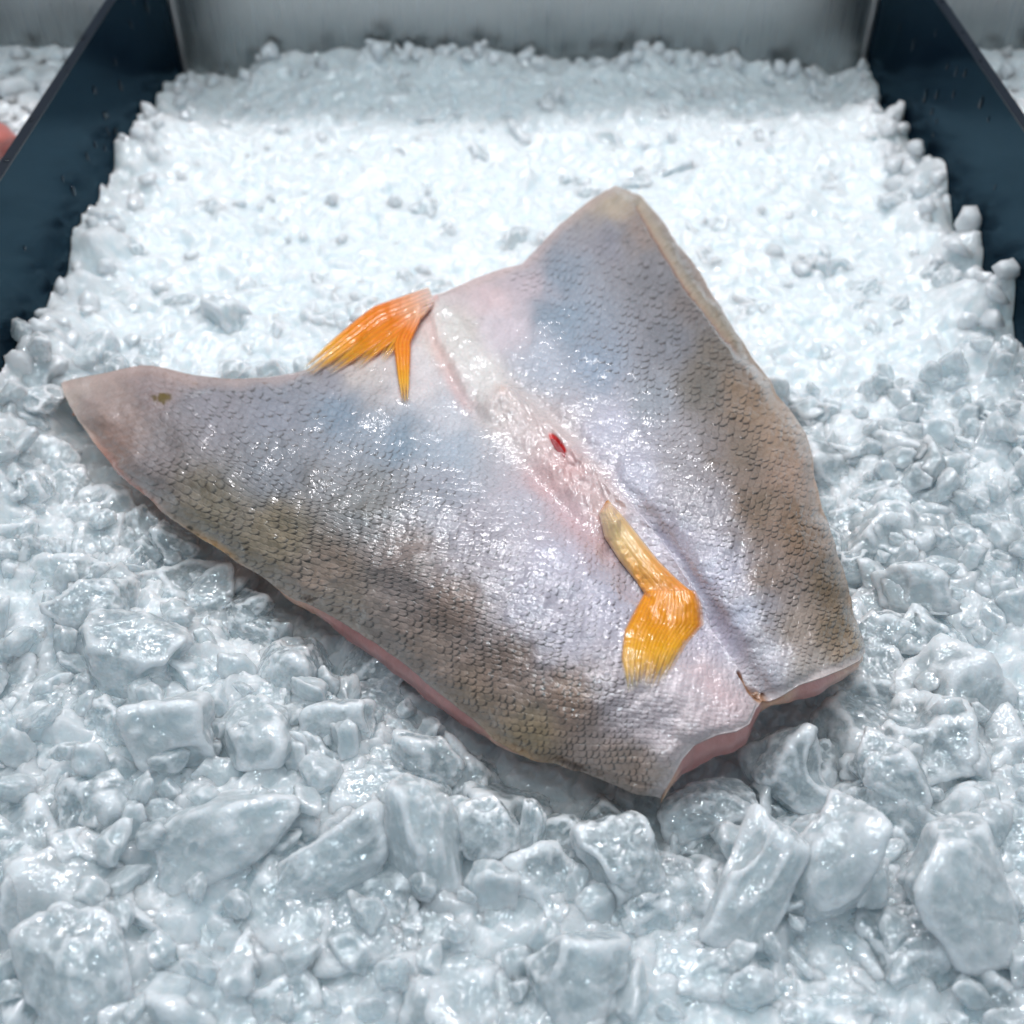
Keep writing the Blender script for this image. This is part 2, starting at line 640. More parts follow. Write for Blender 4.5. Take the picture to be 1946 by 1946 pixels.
def seg_dist(x, y, pts):
    """Distance in pixels to a polyline, signed (+ to its right going along), and the position along it 0..1."""
    pts = np.asarray(pts, float) * K
    L = np.r_[0, np.cumsum(np.hypot(*np.diff(pts, axis=0).T))]
    best = np.full(x.shape, 1e9)
    sg = np.zeros(x.shape)
    al = np.zeros(x.shape)
    for i in range(len(pts) - 1):
        a, d = pts[i], pts[i + 1] - pts[i]
        l2 = (d ** 2).sum()
        t = np.clip(((x - a[0]) * d[0] + (y - a[1]) * d[1]) / l2, 0, 1)
        ex, ey = x - a[0] - t * d[0], y - a[1] - t * d[1]
        dd = np.hypot(ex, ey)
        cr = d[0] * ey - d[1] * ex
        m = dd < best
        best[m] = dd[m]
        sg[m] = np.where(cr[m] > 0, -1, 1)
        al[m] = (L[i] + t[m] * math.sqrt(l2)) / L[-1]
    return best, sg, al


def g(x):
    return np.exp(-x * x)


def ell(cx, cy, ax, ay, ang):
    c, s_ = math.cos(math.radians(ang)), math.sin(math.radians(ang))
    dx, dy = px - cx * K, py - cy * K
    return np.hypot((dx * c + dy * s_) / ax, (-dx * s_ + dy * c) / ay)


PN = np.stack([px, py, 0 * px], -1)
n_lo, n_mid, n_hi = fbm(PN / 60.0, 3), fbm(PN / 18.0 + 31, 3), fbm(PN / 6.0 + 77, 2)
wob = 8 * n_lo + 4 * n_mid

# ridge along the belly: pale plate, puckered fold, vent, groove of the anal fin, overlap near the tail
d_pl, s_pl, a_pl = seg_dist(px, py, [(822, 600), (862, 655), (905, 715), (945, 770)])
plate = smooth(48, 22, d_pl + wob * 0.7) * smooth(-0.02, 0.02, a_pl)
d_fo, s_fo, a_fo = seg_dist(px, py, [(955, 780), (1000, 822), (1060, 872), (1110, 920), (1145, 965)])
fold = smooth(62, 18, d_fo + wob)
d_cr, s_cr, a_cr = seg_dist(px, py, [(1170, 930), (1225, 990), (1275, 1060), (1320, 1130), (1345, 1190), (1385, 1250), (1408, 1290), (1440, 1322)])
d_pink, s_pink, a_pink = seg_dist(px, py, [(925, 770), (975, 845), (1020, 905), (1075, 960), (1130, 1040)])
h = 0.0018 * plate * (1 + 0.5 * n_mid)
h += 0.0036 * fold * (1 + 0.25 * n_mid + 0.06 * n_hi)
pucker = smooth(0.0, 1.0, fold) * smooth(0.25, 0.75, a_fo)
h += 0.0005 * pucker * np.sin(d_fo * s_fo / 6.0 + 2.5 * n_mid) * np.sin((a_fo * 26) + 3.0 * n_mid)
h -= 0.0014 * g(d_pink / 16.0) * smooth(0, 0.1, a_pink) * smooth(1, 0.8, a_pink)
edge_lap = smooth(0.0, 0.25, a_cr)
h -= 0.0042 * g(d_cr / 34.0) * edge_lap * np.where(s_cr > 0, 1.0, 0.35) * (1 - 0.6 * smooth(0.75, 1.0, a_cr))
h += 0.0018 * smooth(90, 20, d_cr) * np.where(s_cr > 0, 0, 1) * smooth(0.55, 0.8, a_cr)
d_sl, s_sl, a_sl = seg_dist(px, py, [(1392, 1272), (1412, 1297), (1440, 1324)])
slit = g(d_sl / (3.0 + 6.0 * a_sl))
h -= 0.0022 * slit
d_fg, s_fg, a_fg = seg_dist(px, py, [(1150, 965), (1175, 1030), (1210, 1090)])
h -= 0.0030 * g((d_fg - 18 * (s_fg < 0)) / 24.0)
vent_e = ell(1053, 845, 26, 9, 52)
h -= 0.0012 * smooth(1.5, 0.3, vent_e)
h += 0.0005 * g((vent_e - 2.0) / 0.9)
d_hl, s_hl, a_hl = seg_dist(px, py, [(932, 752), (945, 790), (968, 822)])
d_fb, s_fb, a_fb = seg_dist(px, py, [(835, 590), (850, 640), (900, 735), (935, 775)])
h -= 0.0010 * g((d_fb - 30 * (s_fb < 0)) / 9.0) * (s_fb < 0)
h += 0.0016 * n_lo + 0.0004 * n_mid
# rolled lip at the cut on the right lobe, folded edge
d_rf, s_rf, a_rf = seg_dist(px, py, [(1205, 390), (1250, 470), (1300, 540), (1360, 625), (1420, 705)])
h -= 0.0018 * g(d_rf / 7.0) * smooth(1.0, 0.7, a_rf)

# scales: overlapping plates, free edge towards the tail
Wl = np.hypot(*(np.diff(PL, axis=1).transpose(2, 0, 1))).sum(1)
Wr = np.hypot(*(np.diff(PR, axis=1).transpose(2, 0, 1))).sum(1)
Wrow = np.where(LEFT, Wl[:, None], Wr[:, None])
ks = np.linspace(0, 1, NS)
acum = np.r_[0, np.cumsum(1200.0 * np.diff(ks) / np.interp((ks[1:] + ks[:-1]) / 2, [0, 0.5, 1], [24.5, 21.5, 17]))]
A = np.broadcast_to(acum[:, None], px.shape) + 0.16 * n_lo + 0.13 * n_mid
B = T * Wrow / np.interp(S, [0, 0.5, 1], [19.5, 18.5, 15]) + 0.16 * fbm(PN / 50 + 9, 2) + 0.12 * fbm(PN / 15 + 55, 2) + np.where(LEFT, 0, 0.25)


def scales(A, B):
    R = 0.63
    best = np.full(A.shape, 1e9)
    e = np.zeros(A.shape)
    ra = np.zeros(A.shape)
    rb = np.zeros(A.shape)
    idn = np.zeros(A.shape)
    k0 = np.round(B / 0.5).astype(int)
    for dk in (-1, 0, 1):
        k = k0 + dk
        bc = k * 0.5
        off = 0.5 * (k & 1)
        i0 = np.floor(A - off).astype(int)
        for di in (0, 1):
            ac = i0 + di + off
            d = np.hypot(A - ac, (B - bc) * 1.02)
            m = (d < R) & (ac < best)
            best[m] = ac[m]
            e[m] = (R - d[m]) / R
            ra[m] = (A - ac)[m] / R
            rb[m] = (B - bc)[m] / R
            idn[m] = VAL[PERM[(PERM[(i0 + di)[m] & 4095] + k[m]) & 4095]]
    return e, ra, rb, idn


sc_e, sc_r, sc_b, sc_id = scales(A, B)
scaly = (1 - plate) * (1 - 0.8 * fold) * smooth(0.0, 0.05, np.where(LEFT, 1 - T, 1 - T) + 0.03) * (1 - slit)
d_mem, _, _ = seg_dist(px, py, [(860, 560), (930, 560), (970, 600), (930, 650)])
scaly *= smooth(25, 75, d_mem)
scaly *= 0.35 + 0.65 * smooth(70, 150, np.hypot(px - 700 * K, py - 650 * K))
scaly *= 0.25 + 0.75 * smooth(40, 160, np.hypot(px - 140 * K, py - 730 * K))
h += 0.00028 * scaly * (sc_r * 0.6 + 0.3 * sc_id + 0.5 * sc_e - 0.6 * g(sc_e / 0.10))

ds, dt = np.gradient(base, axis=0), np.gradient(base, axis=1)
N = np.cross(ds, dt)
N /= np.linalg.norm(N, axis=-1, keepdims=True) + 1e-12
N[N[..., 2] < 0] *= -1
edge_fade = smooth(0.0, 0.012, 1 - T) * smooth(0.0, 0.012, S) * smooth(0.0, 0.01, 1 - S)
POS = base + N * (h * (0.15 + 0.85 * edge_fade))[..., None]

# pigment: colours of the skin itself by region
CP = np.array([
    (125, 725, 190, 172, 162), (200, 760, 172, 158, 156), (200, 840, 160, 140, 135), (290, 720, 158, 146, 148), (400, 760, 150, 148, 156),
    (300, 850, 146, 140, 142), (400, 960, 136, 130, 118), (520, 780, 148, 152, 164), (520, 880, 140, 144, 152), (520, 1000, 142, 134, 120),
    (640, 780, 132, 150, 168), (760, 830, 138, 158, 176), (850, 850, 170, 182, 196), (690, 690, 206, 196, 192), (620, 720, 160, 160, 170),
    (780, 720, 214, 208, 210), (850, 770, 204, 206, 214), (860, 640, 224, 218, 210), (905, 710, 222, 218, 216), (950, 770, 214, 205, 202),
    (700, 940, 146, 148, 150), (850, 930, 166, 170, 182), (620, 1080, 146, 134, 126), (620, 1150, 160, 150, 142), (760, 1050, 142, 132, 130),
    (900, 1010, 172, 168, 178), (1000, 960, 194, 192, 204), (1060, 1060, 194, 192, 208), (1000, 1130, 176, 174, 188), (850, 1150, 138, 124, 118),
    (800, 1230, 150, 138, 132), (950, 1250, 136, 122, 116), (1080, 1200, 170, 168, 182), (1140, 1130, 190, 188, 204), (1000, 1390, 158, 144, 124),
    (900, 1330, 154, 140, 128), (1080, 1330, 148, 130, 120), (1180, 1330, 178, 168, 174), (1180, 1450, 168, 152, 144), (1250, 1480, 182, 166, 158),
    (1250, 1350, 194, 182, 188), (1320, 1280, 212, 198, 204), (1380, 1350, 208, 190, 194), (1290, 1400, 200, 186, 188), (1040, 820, 212, 198, 196),
    (1060, 900, 206, 172, 172), (1120, 940, 208, 184, 186), (1090, 990, 196, 182, 192), (930, 560, 218, 198, 202), (960, 620, 210, 200, 208),
    (1000, 540, 200, 188, 196), (1060, 520, 142, 156, 172), (1060, 600, 140, 158, 176), (1120, 680, 150, 166, 186), (1020, 690, 178, 186, 200),
    (1150, 450, 142, 142, 152), (1165, 375, 182, 170, 152), (1220, 430, 150, 140, 138), (1220, 520, 136, 136, 142), (1300, 560, 128, 122, 122),
    (1260, 640, 134, 136, 144), (1350, 660, 124, 118, 112), (1330, 740, 130, 126, 122), (1220, 760, 156, 162, 172), (1420, 760, 150, 134, 120),
    (1480, 820, 164, 146, 132), (1400, 850, 132, 122, 114), (1280, 850, 166, 162, 168), (1150, 800, 190, 190, 206), (1200, 890, 190, 190, 206),
    (1500, 900, 168, 148, 136), (1430, 960, 134, 120, 108), (1330, 960, 164, 160, 168), (1510, 1010, 146, 128, 114), (1560, 1120, 122, 110, 96),
    (1450, 1080, 142, 130, 124), (1350, 1080, 182, 182, 200), (1260, 1010, 184, 180, 196), (1400, 1170, 184, 186, 204), (1500, 1180, 158, 148, 142),
    (1590, 1190, 130, 118, 102), (1610, 1235, 176, 162, 150), (1540, 1265, 190, 180, 174), (1460, 1260, 194, 192, 202), (1340, 1190, 190, 184, 200),
    (1240, 1200, 190, 186, 200), (1620, 1225, 160, 148, 132)], float)
# how strongly the scale edges carry dark pigment
DP = np.array([
    (150, 750, 0.0), (250, 800, 0.1), (330, 950, 0.55), (450, 850, 0.4), (420, 1000, 0.7), (520, 960, 0.7), (600, 850, 0.35), (700, 900, 0.6), (700, 790, 0.15),
    (850, 830, 0.1), (700, 960, 0.85), (600, 1040, 0.8), (600, 1120, 0.4), (800, 1000, 0.55), (950, 950, 0.12), (1050, 1050, 0.10), (1000, 1120, 0.3),
    (850, 1100, 0.75), (800, 1180, 0.8), (900, 1250, 0.95), (980, 1210, 0.75), (820, 1290, 0.3), (1060, 1300, 1.0), (1000, 1400, 0.8), (1100, 1400, 1.0),
    (1200, 1450, 0.9), (1180, 1330, 0.6), (1130, 1200, 0.3), (1250, 1380, 0.12), (1320, 1300, 0.0), (1240, 1500, 0.3), (780, 700, 0.0), (1050, 850, 0.0),
    (1150, 800, 0.08), (1020, 650, 0.1), (1100, 560, 0.3), (1150, 450, 0.25), (1165, 370, 0.0), (1250, 560, 0.45), (1200, 700, 0.45), (1330, 720, 0.7),
    (1280, 830, 0.35), (1400, 830, 0.85), (1470, 800, 0.35), (1500, 900, 0.35), (1430, 960, 0.85), (1330, 960, 0.25), (1200, 900, 0.05), (1300, 1050, 0.1),
    (1420, 1050, 0.5), (1520, 1050, 0.95), (1580, 1150, 1.0), (1480, 1150, 0.8), (1390, 1180, 0.2), (1470, 1240, 0.15), (1580, 1230, 0.9), (1550, 1265, 0.3)], float)


def idw(cx, cy, vals, qx, qy, p=3.2, soft=14.0):
    out = np.zeros(qx.shape + (vals.shape[1],))
    W = np.zeros(qx.shape)
    for i in range(len(cx)):
        w = 1.0 / ((qx - cx[i]) ** 2 + (qy - cy[i]) ** 2 + soft * soft) ** (p / 2)
        out += w[..., None] * vals[i]
        W += w
    return out / W[..., None]


wx, wy = px + 22 * n_lo + 7 * n_mid, py + 22 * fbm(PN / 60 + 200, 3) + 7 * fbm(PN / 18 + 300, 2)
# evaluate on a coarse grid (smooth functions), then stretch
st = 4
ii = np.unique(np.r_[np.arange(0, NS, st), NS - 1])
jj = np.unique(np.r_[np.arange(0, px.shape[1], st), px.shape[1] - 1])
cg = idw(CP[:, 0] * K, CP[:, 1] * K, np.concatenate([lin(CP[:, 2:])], 1), wx[np.ix_(ii, jj)], wy[np.ix_(ii, jj)])
dg = idw(DP[:, 0] * K, DP[:, 1] * K, DP[:, 2:], wx[np.ix_(ii, jj)], wy[np.ix_(ii, jj)])


def stretch(gd):
    a = np.stack([np.interp(np.arange(px.shape[1]), jj, row) for row in gd])
    return np.stack([np.interp(np.arange(NS), ii, a[:, j]) for j in range(a.shape[1])], 1)


COLR = np.stack([stretch(cg[..., k]) for k in range(3)], -1)
DARK = stretch(dg[..., 0]) * smooth(0.0, 0.5, scaly)
sepia = lin((40, 33, 26))
olive = lin((74, 66, 36))


def over(c, amt):
    global COLR
    COLR = COLR * (1 - amt[..., None]) + np.asarray(c) * amt[..., None]


# dark crescents at the free edge, broken up; fine freckles
cres = g(sc_e / 0.13) * smooth(-0.3, 0.5, sc_r + 0.4 * sc_id + 0.3 * n_mid)
blot = 0.25 + 0.85 * smooth(-0.15, 0.30, n_mid + 0.7 * sc_id + 0.35 * n_hi)
dash = g(sc_e / 0.20) * smooth(0.62, 0.25, np.abs(sc_b + 0.35 * sc_id)) * smooth(0.1, 0.5, sc_r)
over(sepia, np.clip(DARK * (1.0 * cres * blot + 1.9 * dash * smooth(-0.35, 0.15, sc_id + 0.5 * n_mid)), 0, 0.93))
over(sepia, np.clip(0.15 * DARK * smooth(-0.1, 0.6, sc_id) * smooth(0.1, 0.5, n_hi + 0.4), 0, 1))
over(lin((226, 224, 232)), 0.10 * smooth(0.2, 0.6, sc_r) * scaly * (1 - DARK))
over(olive, 0.25 * DARK * smooth(0.05, 0.5, n_lo) * np.where(LEFT, smooth(0.7, 0.25, S), 0.6))
# a small olive patch on the pointed lobe
e1 = ell(308, 752, 17, 11, 0)
over(lin((96, 84, 36)), 0.9 * smooth(1.25, 0.6, e1 + 0.35 * n_mid + 0.3 * n_hi))
# pale cut margin all round, peach on the left edge
mpx = np.where(LEFT, 1 - T, 1 - T) * Wrow
over(lin((196, 184, 176)), 0.38 * smooth(16, 3, mpx + 6 * n_lo))
over(lin((206, 158, 92)), 0.6 * smooth(22, 4, mpx) * LEFT * (g((px - 415) / 45.0) + 0.7 * g((px - 985) / 60.0)))
over(lin((184, 120, 108)), 0.5 * smooth(20, 3, mpx) * LEFT * smooth(160, 210, px) * smooth(330, 260, px))
tpx = (1 - S) * 1200.0
over(lin((214, 202, 202)), 0.6 * smooth(26, 5, tpx + 8 * n_lo))
over(lin((206, 184, 178)), 0.45 * smooth(30, 5, S * 1200 + 10 * n_lo))
dkl = smooth(7, 1.5, np.abs(mpx - 7)) * LEFT * smooth(0.1, 0.4, fbm(PN / 12 + 5, 2)) * smooth(290, 340, px) * smooth(560, 470, px)
over(lin((44, 40, 30)), 0.85 * dkl)
# belly plate, fold, pinks, vent, slit
over(lin((224, 221, 219)), 0.7 * plate)
over(lin((218, 203, 202)), 0.55 * fold)
over(lin((214, 160, 158)), 0.30 * g(d_pink / 34.0) * smooth(0.25, 0.5, a_pink))
over(lin((214, 166, 166)), 0.5 * g(ell(1068, 880, 60, 28, 50)))
over(lin((222, 168, 160)), 0.42 * g((d_fb - 32) / 15.0) * (s_fb < 0) * smooth(1, 0.7, a_fb))
over(lin((190, 30, 32)), 0.95 * smooth(1.15, 0.75, vent_e))
over(lin((150, 116, 92)), np.clip(1.1 * slit, 0, 0.95))
over(lin((206, 172, 156)), 0.5 * g(ell(948, 752, 14, 10, 60)))
over(lin((216, 184, 188)), 0.5 * g(ell(1345, 1300, 60, 22, 52)))
over(lin((150, 110, 100)), 0.7 * g(d_rf / 5.0) * smooth(1, 0.7, a_rf))
over(lin((182, 176, 160)), 0.5 * smooth(26, 8, d_rf) * (s_rf > 0) * smooth(1, 0.7, a_rf))
lum_ = COLR.mean(-1, keepdims=True)
warm_ = smooth(-0.03, 0.09, COLR[..., :1] - COLR[..., 2:]) * smooth(0.50, 0.24, lum_)
COLR = (lum_ + (COLR - lum_) * (0.95 + 0.25 * warm_)) * (1 - 0.03 * warm_) 
COLR = COLR * (np.array([1.07, 0.995, 0.95]) * (1 - warm_) + np.array([1.13, 0.995, 0.88]) * warm_)
COLR *= (1 + 0.05 * n_mid + 0.04 * n_hi + 0.06 * scaly * sc_id)[..., None]
COLR = np.clip(COLR, 0.004, 0.9)

# add a rolled lip round the outline so the skin has thickness
nT = px.shape[1]
idx = np.arange(NS * nT).reshape(NS, nT)
perim = np.r_[idx[0, :-1], idx[:-1, -1], idx[-1, :0:-1], idx[:0:-1, 0]]
quads = np.stack([idx[:-1, :-1], idx[1:, :-1], idx[1:, 1:], idx[:-1, 1:]], -1).reshape(-1, 4)
V = POS.reshape(-1, 3)
ring = V[perim]
cen = unproject(np.array([900.0]), np.array([1000.0]), 0.01)[0]
tan = np.roll(ring, -3, 0) - np.roll(ring, 3, 0)
inw = np.stack([-tan[:, 1], tan[:, 0], 0 * tan[:, 0]], 1)
inw /= np.linalg.norm(inw, axis=1, keepdims=True) + 1e-9
flip = np.sign(((cen - ring) * inw).sum(1).mean())
inw *= flip
kk = 41
ext = np.concatenate([inw[-kk:], inw, inw[:kk]])
cs = np.cumsum(ext, 0)
inw = (cs[2 * kk:] - cs[:-2 * kk])[:len(inw)]
inw /= np.linalg.norm(inw, axis=1, keepdims=True) + 1e-9
NR = len(perim)
lip1 = ring + inw * 0.0001 - np.array([0, 0, 0.0006])
lip2 = ring + inw * 0.0010 - np.array([0, 0, 0.0012])
V2 = np.concatenate([V, lip1, lip2])
b0 = NS * nT
a = np.arange(NR)
bnx = (a + 1) % NR
q1 = np.stack([perim, perim[bnx], b0 + bnx, b0 + a], 1)
q2 = np.stack([b0 + a, b0 + bnx, b0 + NR + bnx, b0 + NR + a], 1)
quads = np.concatenate([quads, q1[:, ::-1] if flip < 0 else q1, q2[:, ::-1] if flip < 0 else q2])
me = new_mesh('skin', V2, quads)
cflat = COLR.reshape(-1, 3)
set_color(me, 'Col', np.concatenate([cflat, cflat[perim], cflat[perim]]))
wet = np.clip(0.70 + 0.9 * fbm(PN / 45 + 400, 3), 0.35, 1.0)
wflat = wet.ravel()
set_float(me, 'wet', np.concatenate([wflat, wflat[perim], wflat[perim]]))
fish = thing('fish_fillet', 'butterflied fish fillet lying skin side up with yellow and orange fins on ice', 'fish', tuple(cen * np.array([1, 1, 0])))
ORG = np.array(fish.location)


def fish_part(name, me, mat, parent=fish):
    v = np.empty(len(me.vertices) * 3, np.float32)
    me.vertices.foreach_get('co', v)
    v = v.reshape(-1, 3) - ORG.astype(np.float32)
    me.vertices.foreach_set('co', v.ravel())
    me.update()
    return link(name, me, mat, parent)


fish_part('skin', me, M_SKIN)

# flesh: the cut faces under the skin and the underside
rpx, rpy, _ = project(ring)
drop = np.full(NR, 0.0035)
inset = np.full(NR, 0.0035)
side = np.zeros(NR, int)            # 0 head edge, 1 right edge, 2 tail edge, 3 left edge
side[nT - 1:nT - 1 + NS - 1] = 1
side[nT - 1 + NS - 1:2 * (nT - 1) + NS - 1] = 2
side[2 * (nT - 1) + NS - 1:] = 3
le = side == 3
drop[le] = np.interp(rpx[le], [110, 300, 470, 568, 649, 739, 807, 869, 935, 1000, 1250], [.003, .003, .003, .005, .009, .0115, .0105, .0095, .0055, .003, .003])
inset[le] = np.interp(rpx[le], [110, 470, 568, 649, 869, 935, 1250], [.003, .002, .001, 0.0002, 0.0002, 0.001, .003])
ta = side == 2
drop[ta] = np.interp(rpx[ta], [1250, 1275, 1320, 1400, 1440, 1462, 1480, 1520, 1560, 1600, 1640], [.004, .004, .0125, .011, .009, .002, .003, .0075, .009, .006, .004])
inset[ta] = -0.0006
ker = np.hanning(41)
ker /= ker.sum()


def wrap_smooth(v):
    return np.convolve(np.r_[v[-20:], v, v[:20]], ker, 'valid')


drop, inset = wrap_smooth(drop), wrap_smooth(inset)
dn = np.array([0, 0, 1.0])
rn = fbm(ring * 120, 3)
r0 = ring + inw * 0.0006 - dn * 0.0008
r1 = ring + inw * (inset * 0.4)[:, None] - dn * (drop * 0.45)[:, None] - inw * (0.0008 * (rn + 0.3))[:, None] * smooth(0.004, 0.009, drop)[:, None]
r2 = ring + inw * inset[:, None] - dn * drop[:, None] + inw * (0.0008 * rn)[:, None]
r3 = r2 + inw * 0.003 - dn * 0.0025
r4 = r2 + inw * 0.014
r4[:, 2] = np.minimum(r3[:, 2] - 0.001, -0.001)
rings = [r0, r1, r2, r3, r4]
c2 = r4.mean(0)
fv = np.concatenate(rings + [c2[None]])
fq = []
for k in range(4):
    fq.append(np.stack([k * NR + a, k * NR + bnx, (k + 1) * NR + bnx, (k + 1) * NR + a], 1))
ft = np.stack([4 * NR + a, 4 * NR + bnx, np.full(NR, 5 * NR)], 1)
fme = new_mesh('flesh', fv, np.concatenate(fq), ft)
fc = np.tile(lin((214, 158, 150)), (len(fv), 1))
pk = np.clip(smooth(0.004, 0.009, drop), 0, 1)
ca = lin((222, 178, 150))[None] * (1 - pk[:, None]) + lin((214, 148, 142))[None] * pk[:, None]
for k in range(5):
    fc[k * NR:(k + 1) * NR] = ca * (1.0 if k else 1.08)
set_color(fme, 'Col', np.clip(fc, 0, 1))
fish_part('flesh', fme, M_FLESH)

# height of the skin under a pixel, for what lies on it
GW = 8
zi = np.full((260, 260), np.nan)
gx, gy = (project(POS)[0] / GW).astype(int), (project(POS)[1] / GW).astype(int)
zi[np.clip(gy, 0, 259), np.clip(gx, 0, 259)] = POS[..., 2]
for _ in range(14):
    nb = np.stack([np.roll(zi, s_, ax) for s_, ax in ((1, 0), (-1, 0), (1, 1), (-1, 1))])
    import warnings
    with warnings.catch_warnings():
        warnings.simplefilter('ignore')
        m = np.nanmean(nb, 0)
    zi = np.where(np.isnan(zi), m, zi)


def skin_z(x, y):
    fx, fy = np.clip(x / GW - 0.5, 0, 258), np.clip(y / GW - 0.5, 0, 258)
    i, j = fy.astype(int), fx.astype(int)
    u, v = fx - j, fy - i
    r = zi[i, j] * (1 - u) * (1 - v) + zi[i, j + 1] * u * (1 - v) + zi[i + 1, j] * (1 - u) * v + zi[i + 1, j + 1] * u * v
    return np.nan_to_num(r, nan=0.015)


def sheet(name, left, right, lift, ridge, cols, alpha, nu=90, nv=140, rays=11, end_ragged=0.0, thick=0.0006, mat=None, parent=fish, skew=0.0):
    """A fin sheet between two pixel curves; lift(u,v) in metres above the skin, rays run along v."""
    Lc, Rc = curve(left, 1.0, nv), curve(right, 1.0, nv)
    u = np.linspace(0, 1, nu)[None, :]
    v = np.linspace(0, 1, nv)[:, None]
    X = Lc[:, None, 0] * (1 - u) + Rc[:, None, 0] * u
    Y = Lc[:, None, 1] * (1 - u) + Rc[:, None, 1] * u
    if end_ragged:
        rag = end_ragged * (vnoise(np.stack([u * rays * 1.3, 0 * u + 3.3, 0 * u], -1)) * smooth(0.6, 1.0, v))
        gxv = np.gradient(Y, axis=0)
        gxx = np.gradient(X, axis=0)
        ln = np.hypot(gxv, gxx) + 1e-9
        X = X + gxx / ln * rag
        Y = Y + gxv / ln * rag
    Zs = skin_z(X, Y) + lift(u, v)
    P = unproject(X, Y, Zs)
    ph = u * rays * 2 * np.pi + skew * np.sin(v * 3)
    P[..., 2] += ridge * np.abs(np.sin(ph / 2)) * smooth(0.0, 0.1, u) * smooth(0, 0.1, 1 - u)
    fade = np.minimum(smooth(0, 0.06, u), smooth(0, 0.06, 1 - u)) * smooth(0, 0.02, v) * smooth(0, 0.02, 1 - v)
    Bt = P.copy()
    Bt[..., 2] -= thick * fade + 0.0001
    id1 = np.arange(nv * nu).reshape(nv, nu)
    q = np.stack([id1[:-1, :-1], id1[1:, :-1], id1[1:, 1:], id1[:-1, 1:]], -1).reshape(-1, 4)
    n0 = nv * nu
    pr = np.r_[id1[0, :-1], id1[:-1, -1], id1[-1, :0:-1], id1[:0:-1, 0]]
    pn = np.roll(pr, -1)
    allq = np.concatenate([q, q[:, ::-1] + n0, np.stack([pr, pn, pn + n0, pr + n0], 1)])
    me = new_mesh(name, np.concatenate([P.reshape(-1, 3), Bt.reshape(-1, 3)]), allq)
    c = cols(u + 0 * v, v + 0 * u, ph + 0 * v)
    al = alpha(u + 0 * v, v + 0 * u)
    set_color(me, 'Col', np.concatenate([c.reshape(-1, 3)] * 2))
    set_float(me, 'alpha', np.concatenate([al.ravel()] * 2))
    return fish_part(name, me, mat or M_FIN, parent)


def mixc(stops, v):
    xs = [s_[0] for s_ in stops]
    cs = np.array([lin(s_[1]) for s_ in stops])
    return np.stack([np.interp(v, xs, cs[:, k]) for k in range(3)], -1)


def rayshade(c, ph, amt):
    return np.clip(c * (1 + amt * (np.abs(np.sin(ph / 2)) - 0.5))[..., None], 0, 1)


# yellow anal fin: stalk, then the folded-over fan
anal = sheet('anal_fin', [(1152, 952), (1137, 974), (1148, 1021), (1176, 1064), (1208, 1104), (1226, 1132)],
             [(1156, 950), (1188, 984), (1217, 1021), (1251, 1064), (1288, 1101), (1322, 1130)],
             lambda u, v: 0.0002 + (0.0052 - 0.0015 * v) * np.sqrt(np.clip(1 - (2 * u - 1) ** 2, 0, 1)) * smooth(-0.02, 0.14, v) * (1 - 0.35 * smooth(0.75, 1, v)),
             0.00012,
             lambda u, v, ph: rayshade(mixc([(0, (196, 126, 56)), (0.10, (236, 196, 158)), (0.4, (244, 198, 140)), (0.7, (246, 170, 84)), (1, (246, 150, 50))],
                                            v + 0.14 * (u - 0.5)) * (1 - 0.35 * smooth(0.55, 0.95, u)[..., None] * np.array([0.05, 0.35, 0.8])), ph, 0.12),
             lambda u, v: np.ones_like(u), rays=7)
sheet('fin_fan', [(1226, 1122), (1206, 1158), (1186, 1197), (1180, 1249), (1188, 1308)],
      [(1322, 1122), (1334, 1148), (1338, 1186), (1305, 1224), (1262, 1300)],
      lambda u, v: 0.0006 + 0.0030 * (1 - smooth(0.0, 0.5, v)) * np.sin(np.pi * np.clip(u, 0.03, 0.97)) ** 0.5 + 0.0009 * np.sin(np.pi * u),
      0.00012,
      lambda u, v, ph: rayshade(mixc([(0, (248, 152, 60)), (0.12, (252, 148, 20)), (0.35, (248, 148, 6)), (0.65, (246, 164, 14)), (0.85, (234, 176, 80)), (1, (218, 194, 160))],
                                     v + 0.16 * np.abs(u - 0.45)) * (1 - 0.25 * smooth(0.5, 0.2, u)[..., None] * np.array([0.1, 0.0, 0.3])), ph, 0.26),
      lambda u, v: np.clip(1.0 - smooth(0.64, 1.0, v + 0.06 * np.sin(u * 60)) * 0.95, 0.04, 1) * (0.15 + 0.85 * smooth(0.0, 0.07, u) * smooth(0.0, 0.16, 1 - u)),
      rays=17, end_ragged=14.0, parent=anal)
# orange pelvic fin on the head edge: a fleshy root and overlapping ray blades that fray out
PEL = [(0, (236, 200, 188)), (0.15, (244, 166, 126)), (0.33, (252, 126, 12)), (0.62, (252, 138, 0)), (0.82, (242, 168, 40)), (1, (220, 186, 130))]


